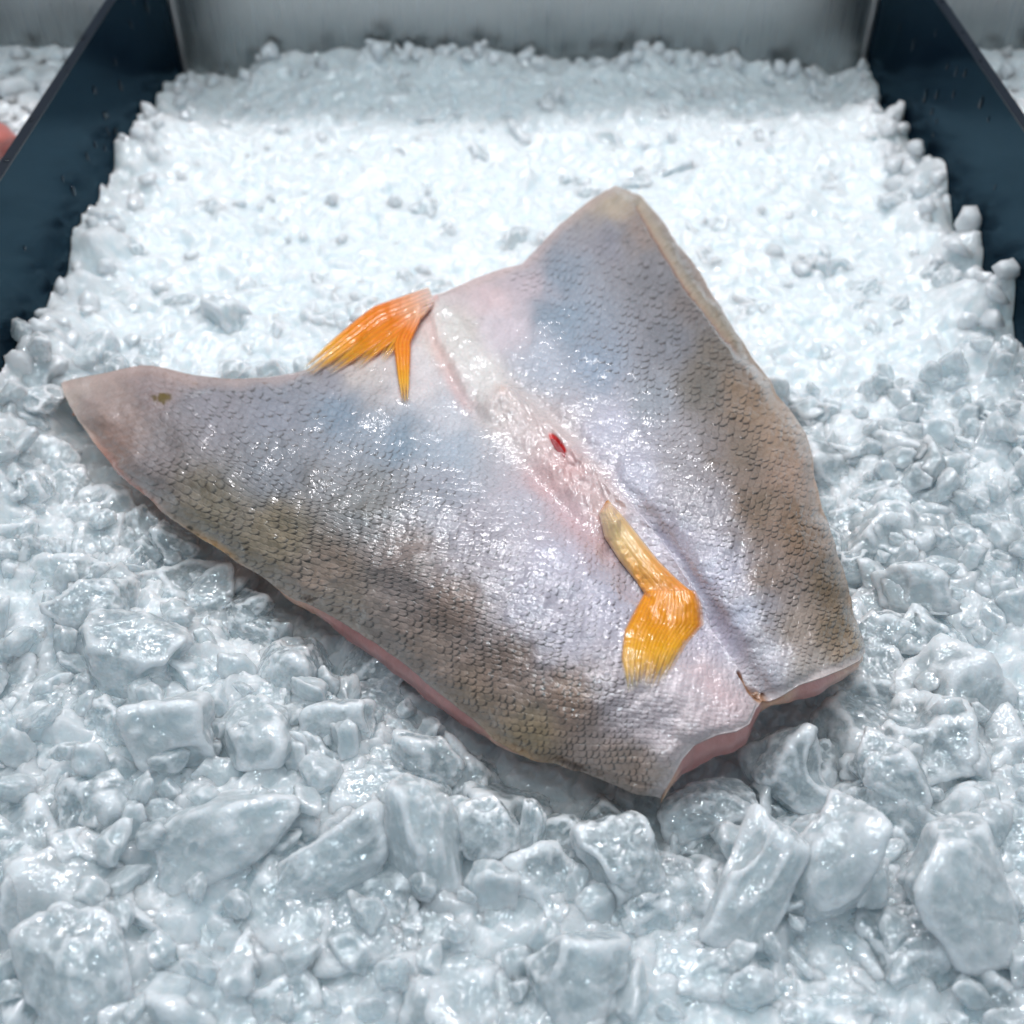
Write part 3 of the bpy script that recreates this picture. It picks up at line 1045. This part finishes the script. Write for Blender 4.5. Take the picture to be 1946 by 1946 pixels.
def blade(name, root, via, tip, w0, w1, w2, lift0, rays, parent, fade0=0.72):
    c = curve([root, via, tip], 1.0, 40)
    d = np.gradient(c, axis=0)
    nrm = np.stack([-d[:, 1], d[:, 0]], 1) / (np.hypot(d[:, 0], d[:, 1])[:, None] + 1e-9)
    q = np.linspace(0, 1, 40)
    w = np.interp(q, [0, 0.5, 1], [w0, w1, w2])[:, None] / 2
    lf, rt = c + nrm * w, c - nrm * w
    return sheet(name, [tuple(p) for p in lf[::3]] + [tuple(lf[-1])], [tuple(p) for p in rt[::3]] + [tuple(rt[-1])],
                 lambda u, v: 0.0006 + (lift0 + 0.0022 * np.sqrt(np.clip(1 - (2 * u - 1) ** 2, 0, 1))) * (1 - 0.75 * v) * smooth(-0.05, 0.12, v),
                 0.00025,
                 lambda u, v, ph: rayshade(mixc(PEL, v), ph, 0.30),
                 lambda u, v: np.clip(1 - smooth(fade0, 1.0, v + 0.08 * np.sin(u * 21)) * 0.97, 0.02, 1) * (0.25 + 0.75 * smooth(0.0, 0.14, u) * smooth(0.0, 0.14, 1 - u)),
                 nu=50, nv=110, rays=rays, end_ragged=12.0, parent=parent)


pel = blade('pelvic_fin', (820, 560), (720, 598), (586, 702), 34, 42, 30, 0.0038, 5, fish, 0.74)
blade('fin_ray', (816, 568), (736, 618), (626, 700), 30, 40, 26, 0.0030, 4, pel, 0.66)
blade('fin_ray', (812, 574), (752, 622), (676, 690), 28, 38, 24, 0.0024, 4, pel, 0.58)
blade('fin_ray', (808, 580), (766, 622), (728, 678), 26, 32, 18, 0.0020, 3, pel, 0.58)
blade('fin_finger', (802, 572), (764, 648), (769, 756), 26, 34, 16, 0.0022, 4, pel, 0.88)
# red vent
vu = np.linspace(0, 2 * np.pi, 28, endpoint=False)
vr = np.linspace(0.06, 1, 9)
ca_, sa_ = math.cos(math.radians(52)), math.sin(math.radians(52))
vx = (1053 * K + np.outer(vr, np.cos(vu)) * 22 * ca_ - np.outer(vr, np.sin(vu)) * 5.5 * sa_)
vy = (845 * K + np.outer(vr, np.cos(vu)) * 22 * sa_ + np.outer(vr, np.sin(vu)) * 5.5 * ca_)
vz = skin_z(vx, vy) + 0.0004 * (1 - vr[:, None] ** 2) - 0.0001
vi = np.arange(vx.size).reshape(vx.shape)
vq = np.stack([vi[:-1], vi[1:], np.roll(vi[1:], -1, 1), np.roll(vi[:-1], -1, 1)], -1).reshape(-1, 4)
fish_part('vent', new_mesh('vent', unproject(vx, vy, vz).reshape(-1, 3), vq), M_VENT)

# ------------------------------------------------------------------ ice
FROST_RIMLIGHT = []


def frost_rimlight_of(me):
    f = np.zeros(len(me.vertices), np.float32)
    if FROST_RIMLIGHT:
        st_, v = FROST_RIMLIGHT.pop()
        f[st_:st_ + len(v)] = v
    return f


fp = POS[::6, ::6].reshape(-1, 3)
FG = 0.004
fx0, fy0 = fp[:, 0].min() - 0.05, fp[:, 1].min() - 0.05
fn = (int((np.ptp(fp[:, 0]) + 0.1) / FG) + 1, int((np.ptp(fp[:, 1]) + 0.1) / FG) + 1)
occ = np.zeros(fn, bool)
occ[((fp[:, 0] - fx0) / FG).astype(int), ((fp[:, 1] - fy0) / FG).astype(int)] = True
sd = np.where(occ, 0.0, 1.0)
oi = np.argwhere(occ)
gi = np.stack(np.meshgrid(np.arange(fn[0]), np.arange(fn[1]), indexing='ij'), -1)
border = occ & ~(np.roll(occ, 1, 0) & np.roll(occ, -1, 0) & np.roll(occ, 1, 1) & np.roll(occ, -1, 1))
bi = np.argwhere(border)
dist = np.full(fn, 1e9)
for b_ in bi:
    dist = np.minimum(dist, ((gi - b_) ** 2).sum(-1))
dist = np.sqrt(dist) * FG * np.where(occ, -1, 1)          # signed distance to the fish outline, metres


def fish_dist(x, y):
    i = np.clip(((np.asarray(x) - fx0) / FG).astype(int), 0, fn[0] - 1)
    j = np.clip(((np.asarray(y) - fy0) / FG).astype(int), 0, fn[1] - 1)
    return dist[i, j]


def ico(sub):
    bm = bmesh.new()
    bmesh.ops.create_icosphere(bm, subdivisions=sub, radius=1.0)
    v = np.array([q.co[:] for q in bm.verts])
    f = np.array([[q.index for q in p.verts] for p in bm.faces])
    bm.free()
    return v / np.linalg.norm(v, axis=1, keepdims=True), f


ICO = {k: ico(k) for k in (2, 3, 4, 5)}


def chunk(seed, sub, ext=None, sharp=None, rough=1.0):
    """A broken lump of ice: soft-cornered polytope, conchoidal bites, melt ripples. Longest half-size about 1."""
    r = np.random.RandomState(seed)
    d = ICO[sub][0]
    boxy = ext is not None
    n = r.randint(9, 14) if boxy else r.randint(13, 22)
    nn = r.normal(size=(n, 3))
    nn /= np.linalg.norm(nn, axis=1, keepdims=True)
    hh = r.uniform(0.62, 1.0, n)
    if ext is None:
        ext = np.array([1.0, r.uniform(0.6, 0.95), r.uniform(0.45, 0.8)])
    ax = np.eye(3)
    nn = np.concatenate([nn, ax, -ax])
    hh = np.concatenate([hh * 1.05, r.uniform(0.85, 1.1, 6)]) if boxy else np.concatenate([hh, r.uniform(0.95, 1.4, 6)])
    p = sharp or r.uniform(14, 40)
    s = np.maximum(d @ nn.T / hh, 0) ** p
    rad = s.sum(1) ** (-1 / p)
    for _ in range(r.randint(2, 5)):
        c = r.normal(size=3)
        c /= np.linalg.norm(c)
        R = r.uniform(0.5, 1.1)
        dep = r.uniform(0.14, 0.34)
        cc = c * (0.9 + R - dep)
        b = d @ cc
        disc = b * b - (cc @ cc - R * R)
        t = np.where(disc > 0, b - np.sqrt(np.maximum(disc, 0)), 9.0)
        t = np.where(b > 0, t, 9.0)
        q = 14.0
        rad = (rad ** -q + t ** -q) ** (-1 / q)
    o_ = r.uniform(0, 50, 3)
    rad = rad * (1 + rough * (0.14 * fbm(d * 1.7 + o_, 2) + 0.07 * fbm(d * 4.5 + o_, 3) + 0.030 * fbm(d * 12 + o_, 2) + (0.016 * fbm(d * 30 + o_, 2) if sub > 4 else 0)))
    return d * rad[:, None] * ext


def rotm(r, flat=0.0):
    q = r.normal(size=4)
    q /= np.linalg.norm(q)
    w, x, y, z = q
    return np.array([[1 - 2 * (y * y + z * z), 2 * (x * y - z * w), 2 * (x * z + y * w)],
                     [2 * (x * y + z * w), 1 - 2 * (x * x + z * z), 2 * (y * z - x * w)],
                     [2 * (x * z - y * w), 2 * (y * z + x * w), 1 - 2 * (x * x + y * y)]])


R_ = np.random.RandomState(21)


def ground(x, y):
    """Mean level of the heap of ice."""
    z = -0.006 + 0.006 * fbm(np.stack([np.asarray(x) * 9, np.asarray(y) * 9, 0 * np.asarray(x)], -1), 2)
    wall = smooth(0.045, 0.004, np.minimum(np.minimum(np.asarray(x) - XL, XR - np.asarray(x)), YB - np.asarray(y)))
    z = z + wall * (0.003 + 0.016 * fbm(np.stack([np.asarray(x) * 42, np.asarray(y) * 42, 0 * np.asarray(x) + 4.0], -1), 2))
    xa, ya = np.asarray(x), np.asarray(y)
    z = z + 0.012 * smooth(0.040, 0.002, xa - XL) * smooth(0.40, 0.24, ya) + 0.011 * smooth(0.040, 0.002, XR - xa) * smooth(0.34, 0.18, ya)
    corner = smooth(0.10, 0.23, np.abs(x - 0.008)) * smooth(0.33, 0.44, y)
    z = z - 0.012 * corner
    return z + 0.006 * smooth(0.36, 0.43, y) * smooth(0.17, 0.08, np.abs(x)) 


def limit_top(x, y, rad, z):
    """Keep a lump's top under the fish where it lies below or close to it."""
    fd = fish_dist(x, y)
    front = np.where(np.asarray(y) < 0.08, -0.003, 0.002)
    cap = np.where(fd < rad * 0.8, front - rad * 0.62, 99)
    cap = np.where((fd >= rad * 0.8) & (fd < rad * 1.5), 0.008 - rad * 0.55, cap)
    return np.minimum(z, cap)


def poisson(n_try, x0, x1, y0, y1, spacing, r):
    cell = spacing
    grid = {}
    pts = []
    X = r.uniform(x0, x1, n_try)
    Y = r.uniform(y0, y1, n_try)
    for x, y in zip(X, Y):
        i, j = int(x // cell), int(y // cell)
        ok = True
        for a_ in (-1, 0, 1):
            for b_ in (-1, 0, 1):
                for q in grid.get((i + a_, j + b_), ()):
                    if (q[0] - x) ** 2 + (q[1] - y) ** 2 < spacing * spacing:
                        ok = False
                        break
        if ok:
            grid.setdefault((i, j), []).append((x, y))
            pts.append((x, y))
    return np.array(pts)


# lumps one can recognise: centre, width, height in photograph pixels, turn, level, shape seed, own label
HERO = [
    (803, 1590, 150, 245, 2, 0.009, 101, 'tallest pale tombstone-shaped ice block standing upright before the fish', 18),
    (318, 1400, 170, 140, 5, 0.005, 102, 'rounded milky ice lump lying flat left of the pink cut belly edge', 12),
    (487, 1392, 165, 165, -30, 0.000, 103, 'angular ice lump with a pointed right end beside the rounded milky lump', 14),
    (935, 1570, 115, 120, 10, 0.006, 104, 'round glassy ice lump right of the tombstone-shaped block', 10),
    (1012, 1600, 48, 150, -6, 0.002, 105, 'thin upright ice sliver between two glassy lumps before the fish', 12),
    (1180, 1640, 155, 195, 12, 0.002, 106, 'clear bulging ice lump below the speckled tail corner', 10),
    (1432, 1680, 120, 260, -28, 0.003, 107, 'long pale ice slab leaning left below the pink tail cut', 15),
    (1585, 1640, 190, 330, -18, 0.004, 108, 'largest wedge of ice, point downward, before the tail cut', 13),
    (1810, 1690, 250, 310, 8, 0.004, 209, 'biggest broad ice boulder near the right front of the heap', 12),
    (1495, 1470, 150, 150, 20, -0.002, 110, 'greyish clear ice lump just off the pink tail cut', 9),
    (1345, 1535, 190, 130, 5, -0.004, 111, 'wet clear ice lump under the speckled tail corner', 9),
    (425, 1590, 300, 165, 18, 0.003, 112, 'broad milky ice slab sloping right, front of the rounded milky lump', 13),
    (822, 1450, 145, 110, -4, -0.004, 113, 'clear squared ice lump tucked behind the tombstone-shaped block', 14),
    (160, 1840, 200, 260, 30, 0.000, 114, 'rounded bluish ice lump at the front left corner of the heap', 10),
    (1085, 1850, 190, 190, -5, 0.002, 115, 'flat square ice slab at the front middle of the heap', 16),
    (1735, 1125, 150, 150, 25, 0.000, 116, 'smooth pale ice lump beside the brown edge of the right lobe', 9),
    (165, 1160, 140, 120, 0, 0.000, 117, 'rounded ice lump with dimpled top below the pointed left lobe', 10),
    (545, 1275, 115, 130, 15, -0.003, 118, 'glassy ice lump in the hollow beside the pink cut belly edge', 9),
    (650, 1380, 165, 130, 0, -0.002, 119, 'knobbly clear ice lump between hollow and tombstone-shaped block', 9),
    (1690, 1470, 200, 150, -30, 0.002, 120, 'milky slanting ice lump beyond the tail cut on the right', 12),
    (260, 1250, 230, 190, -20, 0.002, 121, 'wide milky ice slab above the rounded milky lump on the left', 12),
    (620, 1660, 260, 130, 32, 0.000, 122, 'long ice slab rising toward the tombstone-shaped block from the left', 13),
]
CLEAR = {101: 0.1, 102: 0.05, 107: 0.2, 108: 0.2, 112: 0.2, 116: 0.1, 104: 0.8, 105: 0.9, 106: 0.85, 110: 0.75, 111: 0.85, 113: 0.8, 118: 0.8, 119: 0.75, 103: 0.35, 209: 0.3, 114: 0.5}
heroes_xy = []
M_PROTO = {}
n_ind = 0
for k, (hx, hy, w, hgt, turn, lev, seed, label, sharp) in enumerate(HERO):
    P = unproject(np.array([hx]), np.array([hy]), lev + 0.001)[0]
    dep = project(P)[2]
    sw, sh = w * dep / 2155 / 2, hgt * dep / 2155 / 2
    m = max(sw, sh)
    ext = np.array([sw / m, sh / m, min(1.0, 0.75 * min(sw, sh) / m + 0.12)])
    v = chunk(seed, 5, ext, sharp, 0.75) * m * (1.06 if hx < 1500 else 0.90)
    me = new_mesh('ice_chunk', v, None, ICO[5][1])
    o = link('ice_chunk', me, M_ICE)
    rr = np.random.RandomState(seed)
    # the broad face looks up and towards the front of the counter
    o.matrix_world = Matrix.Translation(Vector(P)) @ Matrix.Rotation(math.radians(45 + rr.uniform(-10, 10)), 4, 'X') @ \
        Matrix.Rotation(math.radians(turn), 4, 'Z') @ Matrix.Rotation(math.radians(rr.uniform(-14, 14)), 4, 'Y')
    tag(o, label, 'ice chunk', 'large ice chunks heaped round the fish')
    o.color = (CLEAR.get(seed, 0.7), 0, 0, 1)
    heroes_xy.append((P[0], P[1], min(sw, sh)))
    n_ind += 1
heroes_xy = np.array(heroes_xy)

# surface lumps over the whole heap
surf = poisson(26000, XL + 0.006, XR - 0.006, -0.25, YB - 0.008, 0.0150, R_)
keep = np.ones(len(surf), bool)
for hx, hy, hr in heroes_xy:
    keep &= np.hypot(surf[:, 0] - hx, surf[:, 1] - hy) > hr * 0.75
surf = surf[keep]
size = 0.0078 + 0.0085 * R_.rand(len(surf)) ** 1.6
size *= np.interp(surf[:, 1], [-0.2, -0.02, 0.1, 0.43], [1.55, 1.32, 0.95, 0.88])
xlim = np.minimum(surf[:, 0] - XL, XR - surf[:, 0])
size = np.minimum(size, np.maximum(xlim * 0.95, 0.005))
size = np.minimum(size, np.maximum((YB - surf[:, 1]) * 0.95, 0.005))
zz = ground(surf[:, 0], surf[:, 1]) + R_.uniform(-0.004, 0.003, len(surf)) - np.interp(surf[:, 1], [0.0, 0.1, 0.16], [0.30, 0.45, 0.80]) * size
zz = limit_top(surf[:, 0], surf[:, 1], size, zz)
upx, upy, udep = project(np.c_[surf, zz])
fd = fish_dist(surf[:, 0], surf[:, 1])
vis = (upx > -40) & (upx < 1986) & (upy < 1990) & (upy > 40) & (fd > -0.25 * size)
big = np.where(vis, size / udep, 0)
order = np.argsort(-big)
n_each = 276
ind = set(order[:n_each].tolist())

protos = [new_mesh('ice_chunk', chunk(500 + k, 5), None, ICO[5][1]) for k in range(36)]
for p_ in protos:
    p_.materials.append(M_ICE)
ZONES = [
    (lambda x, y: x < 420 and y < 1150, 'ice lumps heaped between the pointed left lobe and the left divider',
     'cloudy broken ice lump between the pointed left lobe and the dark divider'),
    (lambda x, y: y < 1150 and x > 1400, 'ice lumps heaped along the brown edge of the right lobe',
     'cloudy broken ice lump between the brown right lobe and the dark divider'),
    (lambda x, y: y < 1150, 'ice lumps behind the fish', 'bright white ice lump in the smooth bank behind the orange fin'),
    (lambda x, y: x < 420 and y < 1520, 'ice lumps on the slope left of the belly cut', 'cloudy broken ice lump on the slope left of the pink belly cut'),
    (lambda x, y: x < 420, 'ice lumps at the front left of the heap', 'bluish cloudy ice lump in the front left bank of the heap'),
    (lambda x, y: x < 1150 and y < 1520, 'ice lumps in the shaded hollow by the belly cut', 'glassy grey ice lump in the shaded hollow under the belly cut'),
    (lambda x, y: x < 1150 and y < 1740, 'ice lumps round the tombstone-shaped block', 'cloudy ice lump packed around the tombstone-shaped block'),
    (lambda x, y: x < 1150, 'ice lumps at the front middle of the heap', 'bluish cloudy ice lump in the front middle of the heap'),
    (lambda x, y: x > 1500 and y < 1520, 'ice lumps right of the tail cut', 'cloudy pale ice lump on the slope right of the tail cut'),
    (lambda x, y: y < 1740, 'ice lumps before the tail cut', 'cloudy ice lump packed around the leaning slab before the tail'),
    (lambda x, y: True, 'ice lumps at the front right of the heap', 'bluish cloudy ice lump in the front right bank of the heap'),
]
mass_v, mass_f, mass_r, nv_ = [], [], [], 0


def add_mass(v, f, rnd):
    global nv_
    mass_v.append(v.astype(np.float32))
    mass_f.append(f + nv_)
    mass_r.append(np.full(len(v), rnd, np.float32))
    nv_ += len(v)


small3 = [chunk(900 + k, 4 if k < 20 else 3, None, 30) for k in range(40)]
small2 = [chunk(1300 + k, 2) for k in range(40)]
for i in range(len(surf)):
    rot = rotm(R_)
    if surf[i, 1] < 0.06:            # flakes lie like shingles, thin side up
        ax_, ay_, az_ = R_.normal(0, 0.36) + 0.15, R_.normal(0, 0.36), R_.uniform(0, 6.28)
        rot = np.array((Matrix.Rotation(ax_, 3, 'X') @ Matrix.Rotation(ay_, 3, 'Y') @ Matrix.Rotation(az_, 3, 'Z'))[:])
    pos = np.array([surf[i, 0], surf[i, 1], zz[i]])
    if i in ind:
        o = bpy.data.objects.new('ice_chunk', protos[R_.randint(len(protos))])
        COL.objects.link(o)
        mw = np.eye(4)
        mw[:3, :3] = rot * size[i] * 1.12
        mw[:3, 3] = pos
        o.matrix_world = Matrix(mw.tolist())
        near = fd[i] < 0.04 and pos[1] < 0.02
        o.color = (R_.choice([0.4, 0.7, 0.9, 1.0]) if near else R_.choice([0.1, 0.35, 0.6, 0.8, 1.0]) * (1.0 if pos[1] < 0.06 else 0.15), 0, 0, 1)
        for test, grp, lab in ZONES:
            if test(upx[i], upy[i]):
                tag(o, lab, 'ice chunk', grp)
                break
    elif fd[i] > -0.002 and (surf[i, 1] < 0.05 or R_.rand() < 0.45):
        k_ = 0.9
        v = small3[R_.randint(20)] @ rot.T * size[i] * k_ + pos - np.array([0, 0, 0.25 * size[i]])
        add_mass(v, ICO[4][1], R_.rand())
bank_fragments = (mass_v, mass_f, mass_r)
mass_v, mass_f, mass_r, nv_ = [], [], [], 0
# the packed bank below: facetted lumps pressed together into one surface
def bank(x0, x1, y0, y1, step, spec, seed, level):
    """One sheet: each lump is a low cap of a few tilted facets; the highest cap wins, with small steps between lumps."""
    r = np.random.RandomState(seed)
    nx, ny = int((x1 - x0) / step) + 1, int((y1 - y0) / step) + 1
    gx = np.linspace(x0, x1, nx)
    gy = np.linspace(y0, y1, ny)
    GX, GY = np.meshgrid(gx, gy)
    lev = level(GX, GY)
    H = np.interp(GY, [-0.05, 0.12], [-0.013, -0.006])
    ID = np.full(GX.shape, 0.5)
    wob_x = 0.0016 * fbm(np.stack([GX * 160, GY * 160, 0 * GX], -1), 3)
    wob_y = 0.0016 * fbm(np.stack([GX * 160, GY * 160, 0 * GX + 9.5], -1), 3)
    for sp, rad0, rad1, up0, up1 in spec:
        for x, y in poisson(int(60 * (x1 - x0) * (y1 - y0) / sp ** 2 / 10), x0, x1, y0, y1, sp, r):
            big_ = np.interp(y, [-0.25, 0.0, 0.2], [1.1, 1.0, 0.95])
            R = r.uniform(rad0, rad1) * big_
            calm = np.interp(y, [-0.05, 0.15], [1.0, 0.85])
            i0, i1 = np.searchsorted(gx, [x - 1.5 * R, x + 1.5 * R])
            j0, j1 = np.searchsorted(gy, [y - 1.5 * R, y + 1.5 * R])
            if i1 - i0 < 2 or j1 - j0 < 2:
                continue
            X = GX[j0:j1, i0:i1] - x + wob_x[j0:j1, i0:i1]
            Y = GY[j0:j1, i0:i1] - y + wob_y[j0:j1, i0:i1]
            top = r.uniform(up0, up1) * calm
            tilt = r.normal(size=2) * 0.26 * calm
            c = top + X * tilt[0] + Y * tilt[1]
            n = r.randint(5, 9)
            a0 = r.uniform(0, 6.28)
            for k in range(n):
                an = a0 + 6.283 * k / n + r.uniform(-0.35, 0.35)
                sl = r.uniform(0.7, 2.4) * calm
                dd = R * r.uniform(0.55, 1.0)
                c = np.minimum(c, top + sl * (dd - (X * math.cos(an) + Y * math.sin(an))))
            m = c > H[j0:j1, i0:i1]
            H[j0:j1, i0:i1][m] = c[m]
            ID[j0:j1, i0:i1][m] = r.rand()
    return GX, GY, H + lev, ID, nx, ny


def blur(H, n):
    for _ in range(n):
        P_ = np.pad(H, 1, mode='edge')
        H = (P_[1:-1, 1:-1] * 2 + P_[:-2, 1:-1] + P_[2:, 1:-1] + P_[1:-1, :-2] + P_[1:-1, 2:]) / 6
    return H


def add_bank(GX, GY, H, ID):
    iid = np.arange(GX.size).reshape(GX.shape)
    gq = np.stack([iid[:-1, :-1], iid[:-1, 1:], iid[1:, 1:], iid[1:, :-1]], -1).reshape(-1, 4)
    gt = np.concatenate([gq[:, :3], gq[:, [0, 2, 3]]])
    add_mass(np.stack([GX, GY, H], -1).reshape(-1, 3), gt, 0.9)
    mass_r[-1] = ID.ravel().astype(np.float32)
    FROST_RIMLIGHT.clear()
    c = H - blur(H, 8)  # raised edges go whiter than hollows: frost plus painted rim light
    FROST_RIMLIGHT.append((nv_ - c.size, np.clip(c / 0.0011, 0, 1).ravel()))


SPEC = [(0.0140, 0.009, 0.015, -0.005, 0.0015), (0.0090, 0.005, 0.0085, -0.004, 0.002), (0.0062, 0.0026, 0.0046, -0.004, 0.0015)]
GX, GY, GZ, GID, _, _ = bank(XL + 0.0004, XR - 0.0004, -0.30, YB - 0.0006, 0.00075, SPEC, 55, ground)
GZ = np.where(GY > 0.1, blur(GZ, 2), blur(GZ, 1)) + np.interp(GY, [0.0, 0.15], [0.0034, 0.0016]) * fbm(np.stack([GX * 200, GY * 200, 0 * GX], -1), 4)
GZ = GZ + np.interp(GY, [0.0, 0.08], [0.0035, 0.0])
fdg = fish_dist(GX, GY)
hollow = smooth(0.030, 0.004, fdg)
GZ = np.where(GY < 0.08, GZ - hollow * 0.011, np.where(fdg < 0.012, np.minimum(GZ, 0.0), GZ))
GZ = np.where(fdg < 0.002, np.minimum(GZ, -0.004), GZ)
add_bank(GX, GY, GZ, GID)
me = new_mesh('crushed_ice', np.concatenate(mass_v), None, np.concatenate(mass_f))
set_float(me, 'rnd', np.concatenate(mass_r))
set_float(me, 'frost_rimlight', frost_rimlight_of(me))
o = link('crushed_ice', me, M_ICE_MASS)
tag(o, 'bank of fine crushed ice filling the middle compartment under the fish', 'crushed ice', None, 'stuff')


# loose fragments lying between the big lumps and along the walls
mass_v, mass_f, mass_r = bank_fragments
nv_ = sum(len(v) for v in mass_v)
gxa, gya = GX[0], GY[:, 0]
for x, y in poisson(30000, XL + 0.003, XR - 0.003, -0.20, YB - 0.004, 0.0078, R_):
    edge_ = min(x - XL, XR - x, YB - y)
    if fish_dist(x, y) < 0.004 or R_.rand() > (0.55 if edge_ < 0.022 else (0.5 if y < 0.10 else 0.06)):
        continue
    s_ = (R_.uniform(0.0036, 0.0095) if y < 0.10 else R_.uniform(0.0026, 0.0060)) * (1.5 if edge_ < 0.022 else 1.0)
    z = GZ[min(np.searchsorted(gya, y), len(gya) - 1), min(np.searchsorted(gxa, x), len(gxa) - 1)] + R_.uniform(0.0, 0.35) * s_
    z += 0.002 if y < 0.10 else 0.0
    z = float(limit_top(x, y, s_, z))
    k_ = R_.randint(40)
    k_ = k_ % 20 if y < 0.1 else k_
    add_mass((small3 if y < 0.1 else small2)[k_] @ rotm(R_).T * s_ + np.array([x, y, z]), ICO[4 if y < 0.1 else 2][1], R_.rand())
me = new_mesh('ice_fragments', np.concatenate(mass_v), None, np.concatenate(mass_f))
set_float(me, 'rnd', np.concatenate(mass_r))
set_float(me, 'frost_rimlight', frost_rimlight_of(me))
o = link('ice_fragments', me, M_ICE_FRAG)
tag(o, 'small glassy ice fragments strewn between the lumps and along the dividers', 'ice fragments', None, 'stuff')


# neighbouring compartments: a little ice on each side and a pink fillet on the left
def side_ice(x0, x1, label, seed, y0, y1):
    global mass_v, mass_f, mass_r, nv_
    mass_v, mass_f, mass_r, nv_ = [], [], [], 0
    r = np.random.RandomState(seed)
    A_, B_, H_, I_, _, _ = bank(x0, x1, y0 - 0.05, y1 + 0.011, 0.0011, SPEC, seed, lambda x, y: 0.004 + 0 * x)
    add_bank(A_, B_, blur(H_, 1), I_)
    for x, y in poisson(6000, x0 + 0.010, x1 - 0.010, y0, y1, 0.017, r):
        s_ = r.uniform(0.006, 0.011)
        add_mass(small3[20 + r.randint(20)] @ rotm(r).T * s_ + np.array([x, y, r.uniform(-0.002, 0.005)]), ICO[3][1], r.rand())
    me = new_mesh('crushed_ice', np.concatenate(mass_v), None, np.concatenate(mass_f))
    set_float(me, 'rnd', np.concatenate(mass_r))
    set_float(me, 'frost_rimlight', frost_rimlight_of(me))
    o = link('crushed_ice', me, M_ICE_MASS)
    tag(o, label, 'crushed ice', None, 'stuff')


side_ice(XL - TH - 0.16, XL - TH - 0.001, 'crushed ice in the left neighbouring compartment beside a pink fillet', 5, 0.16, YB - 0.012)
side_ice(XR + TH + 0.001, XR + TH + 0.16, 'crushed ice in the right neighbouring compartment behind the dark divider', 6, 0.16, YB - 0.012)
P = unproject(np.array([-8.0]), np.array([262.0]), 0.022)[0]
v = chunk(77, 4, np.array([1.0, 0.55, 0.35]), 8, 0.5) * 0.032
pf = link('fish_piece', new_mesh('fish_piece', v, None, ICO[4][1]), M_PINK)
pf.location = P + np.array([-0.012, 0.0, -0.004])
pf.rotation_euler = (0.1, 0.2, 0.9)
tag(pf, 'pink piece of fish fillet on ice beyond the left divider', 'fish')
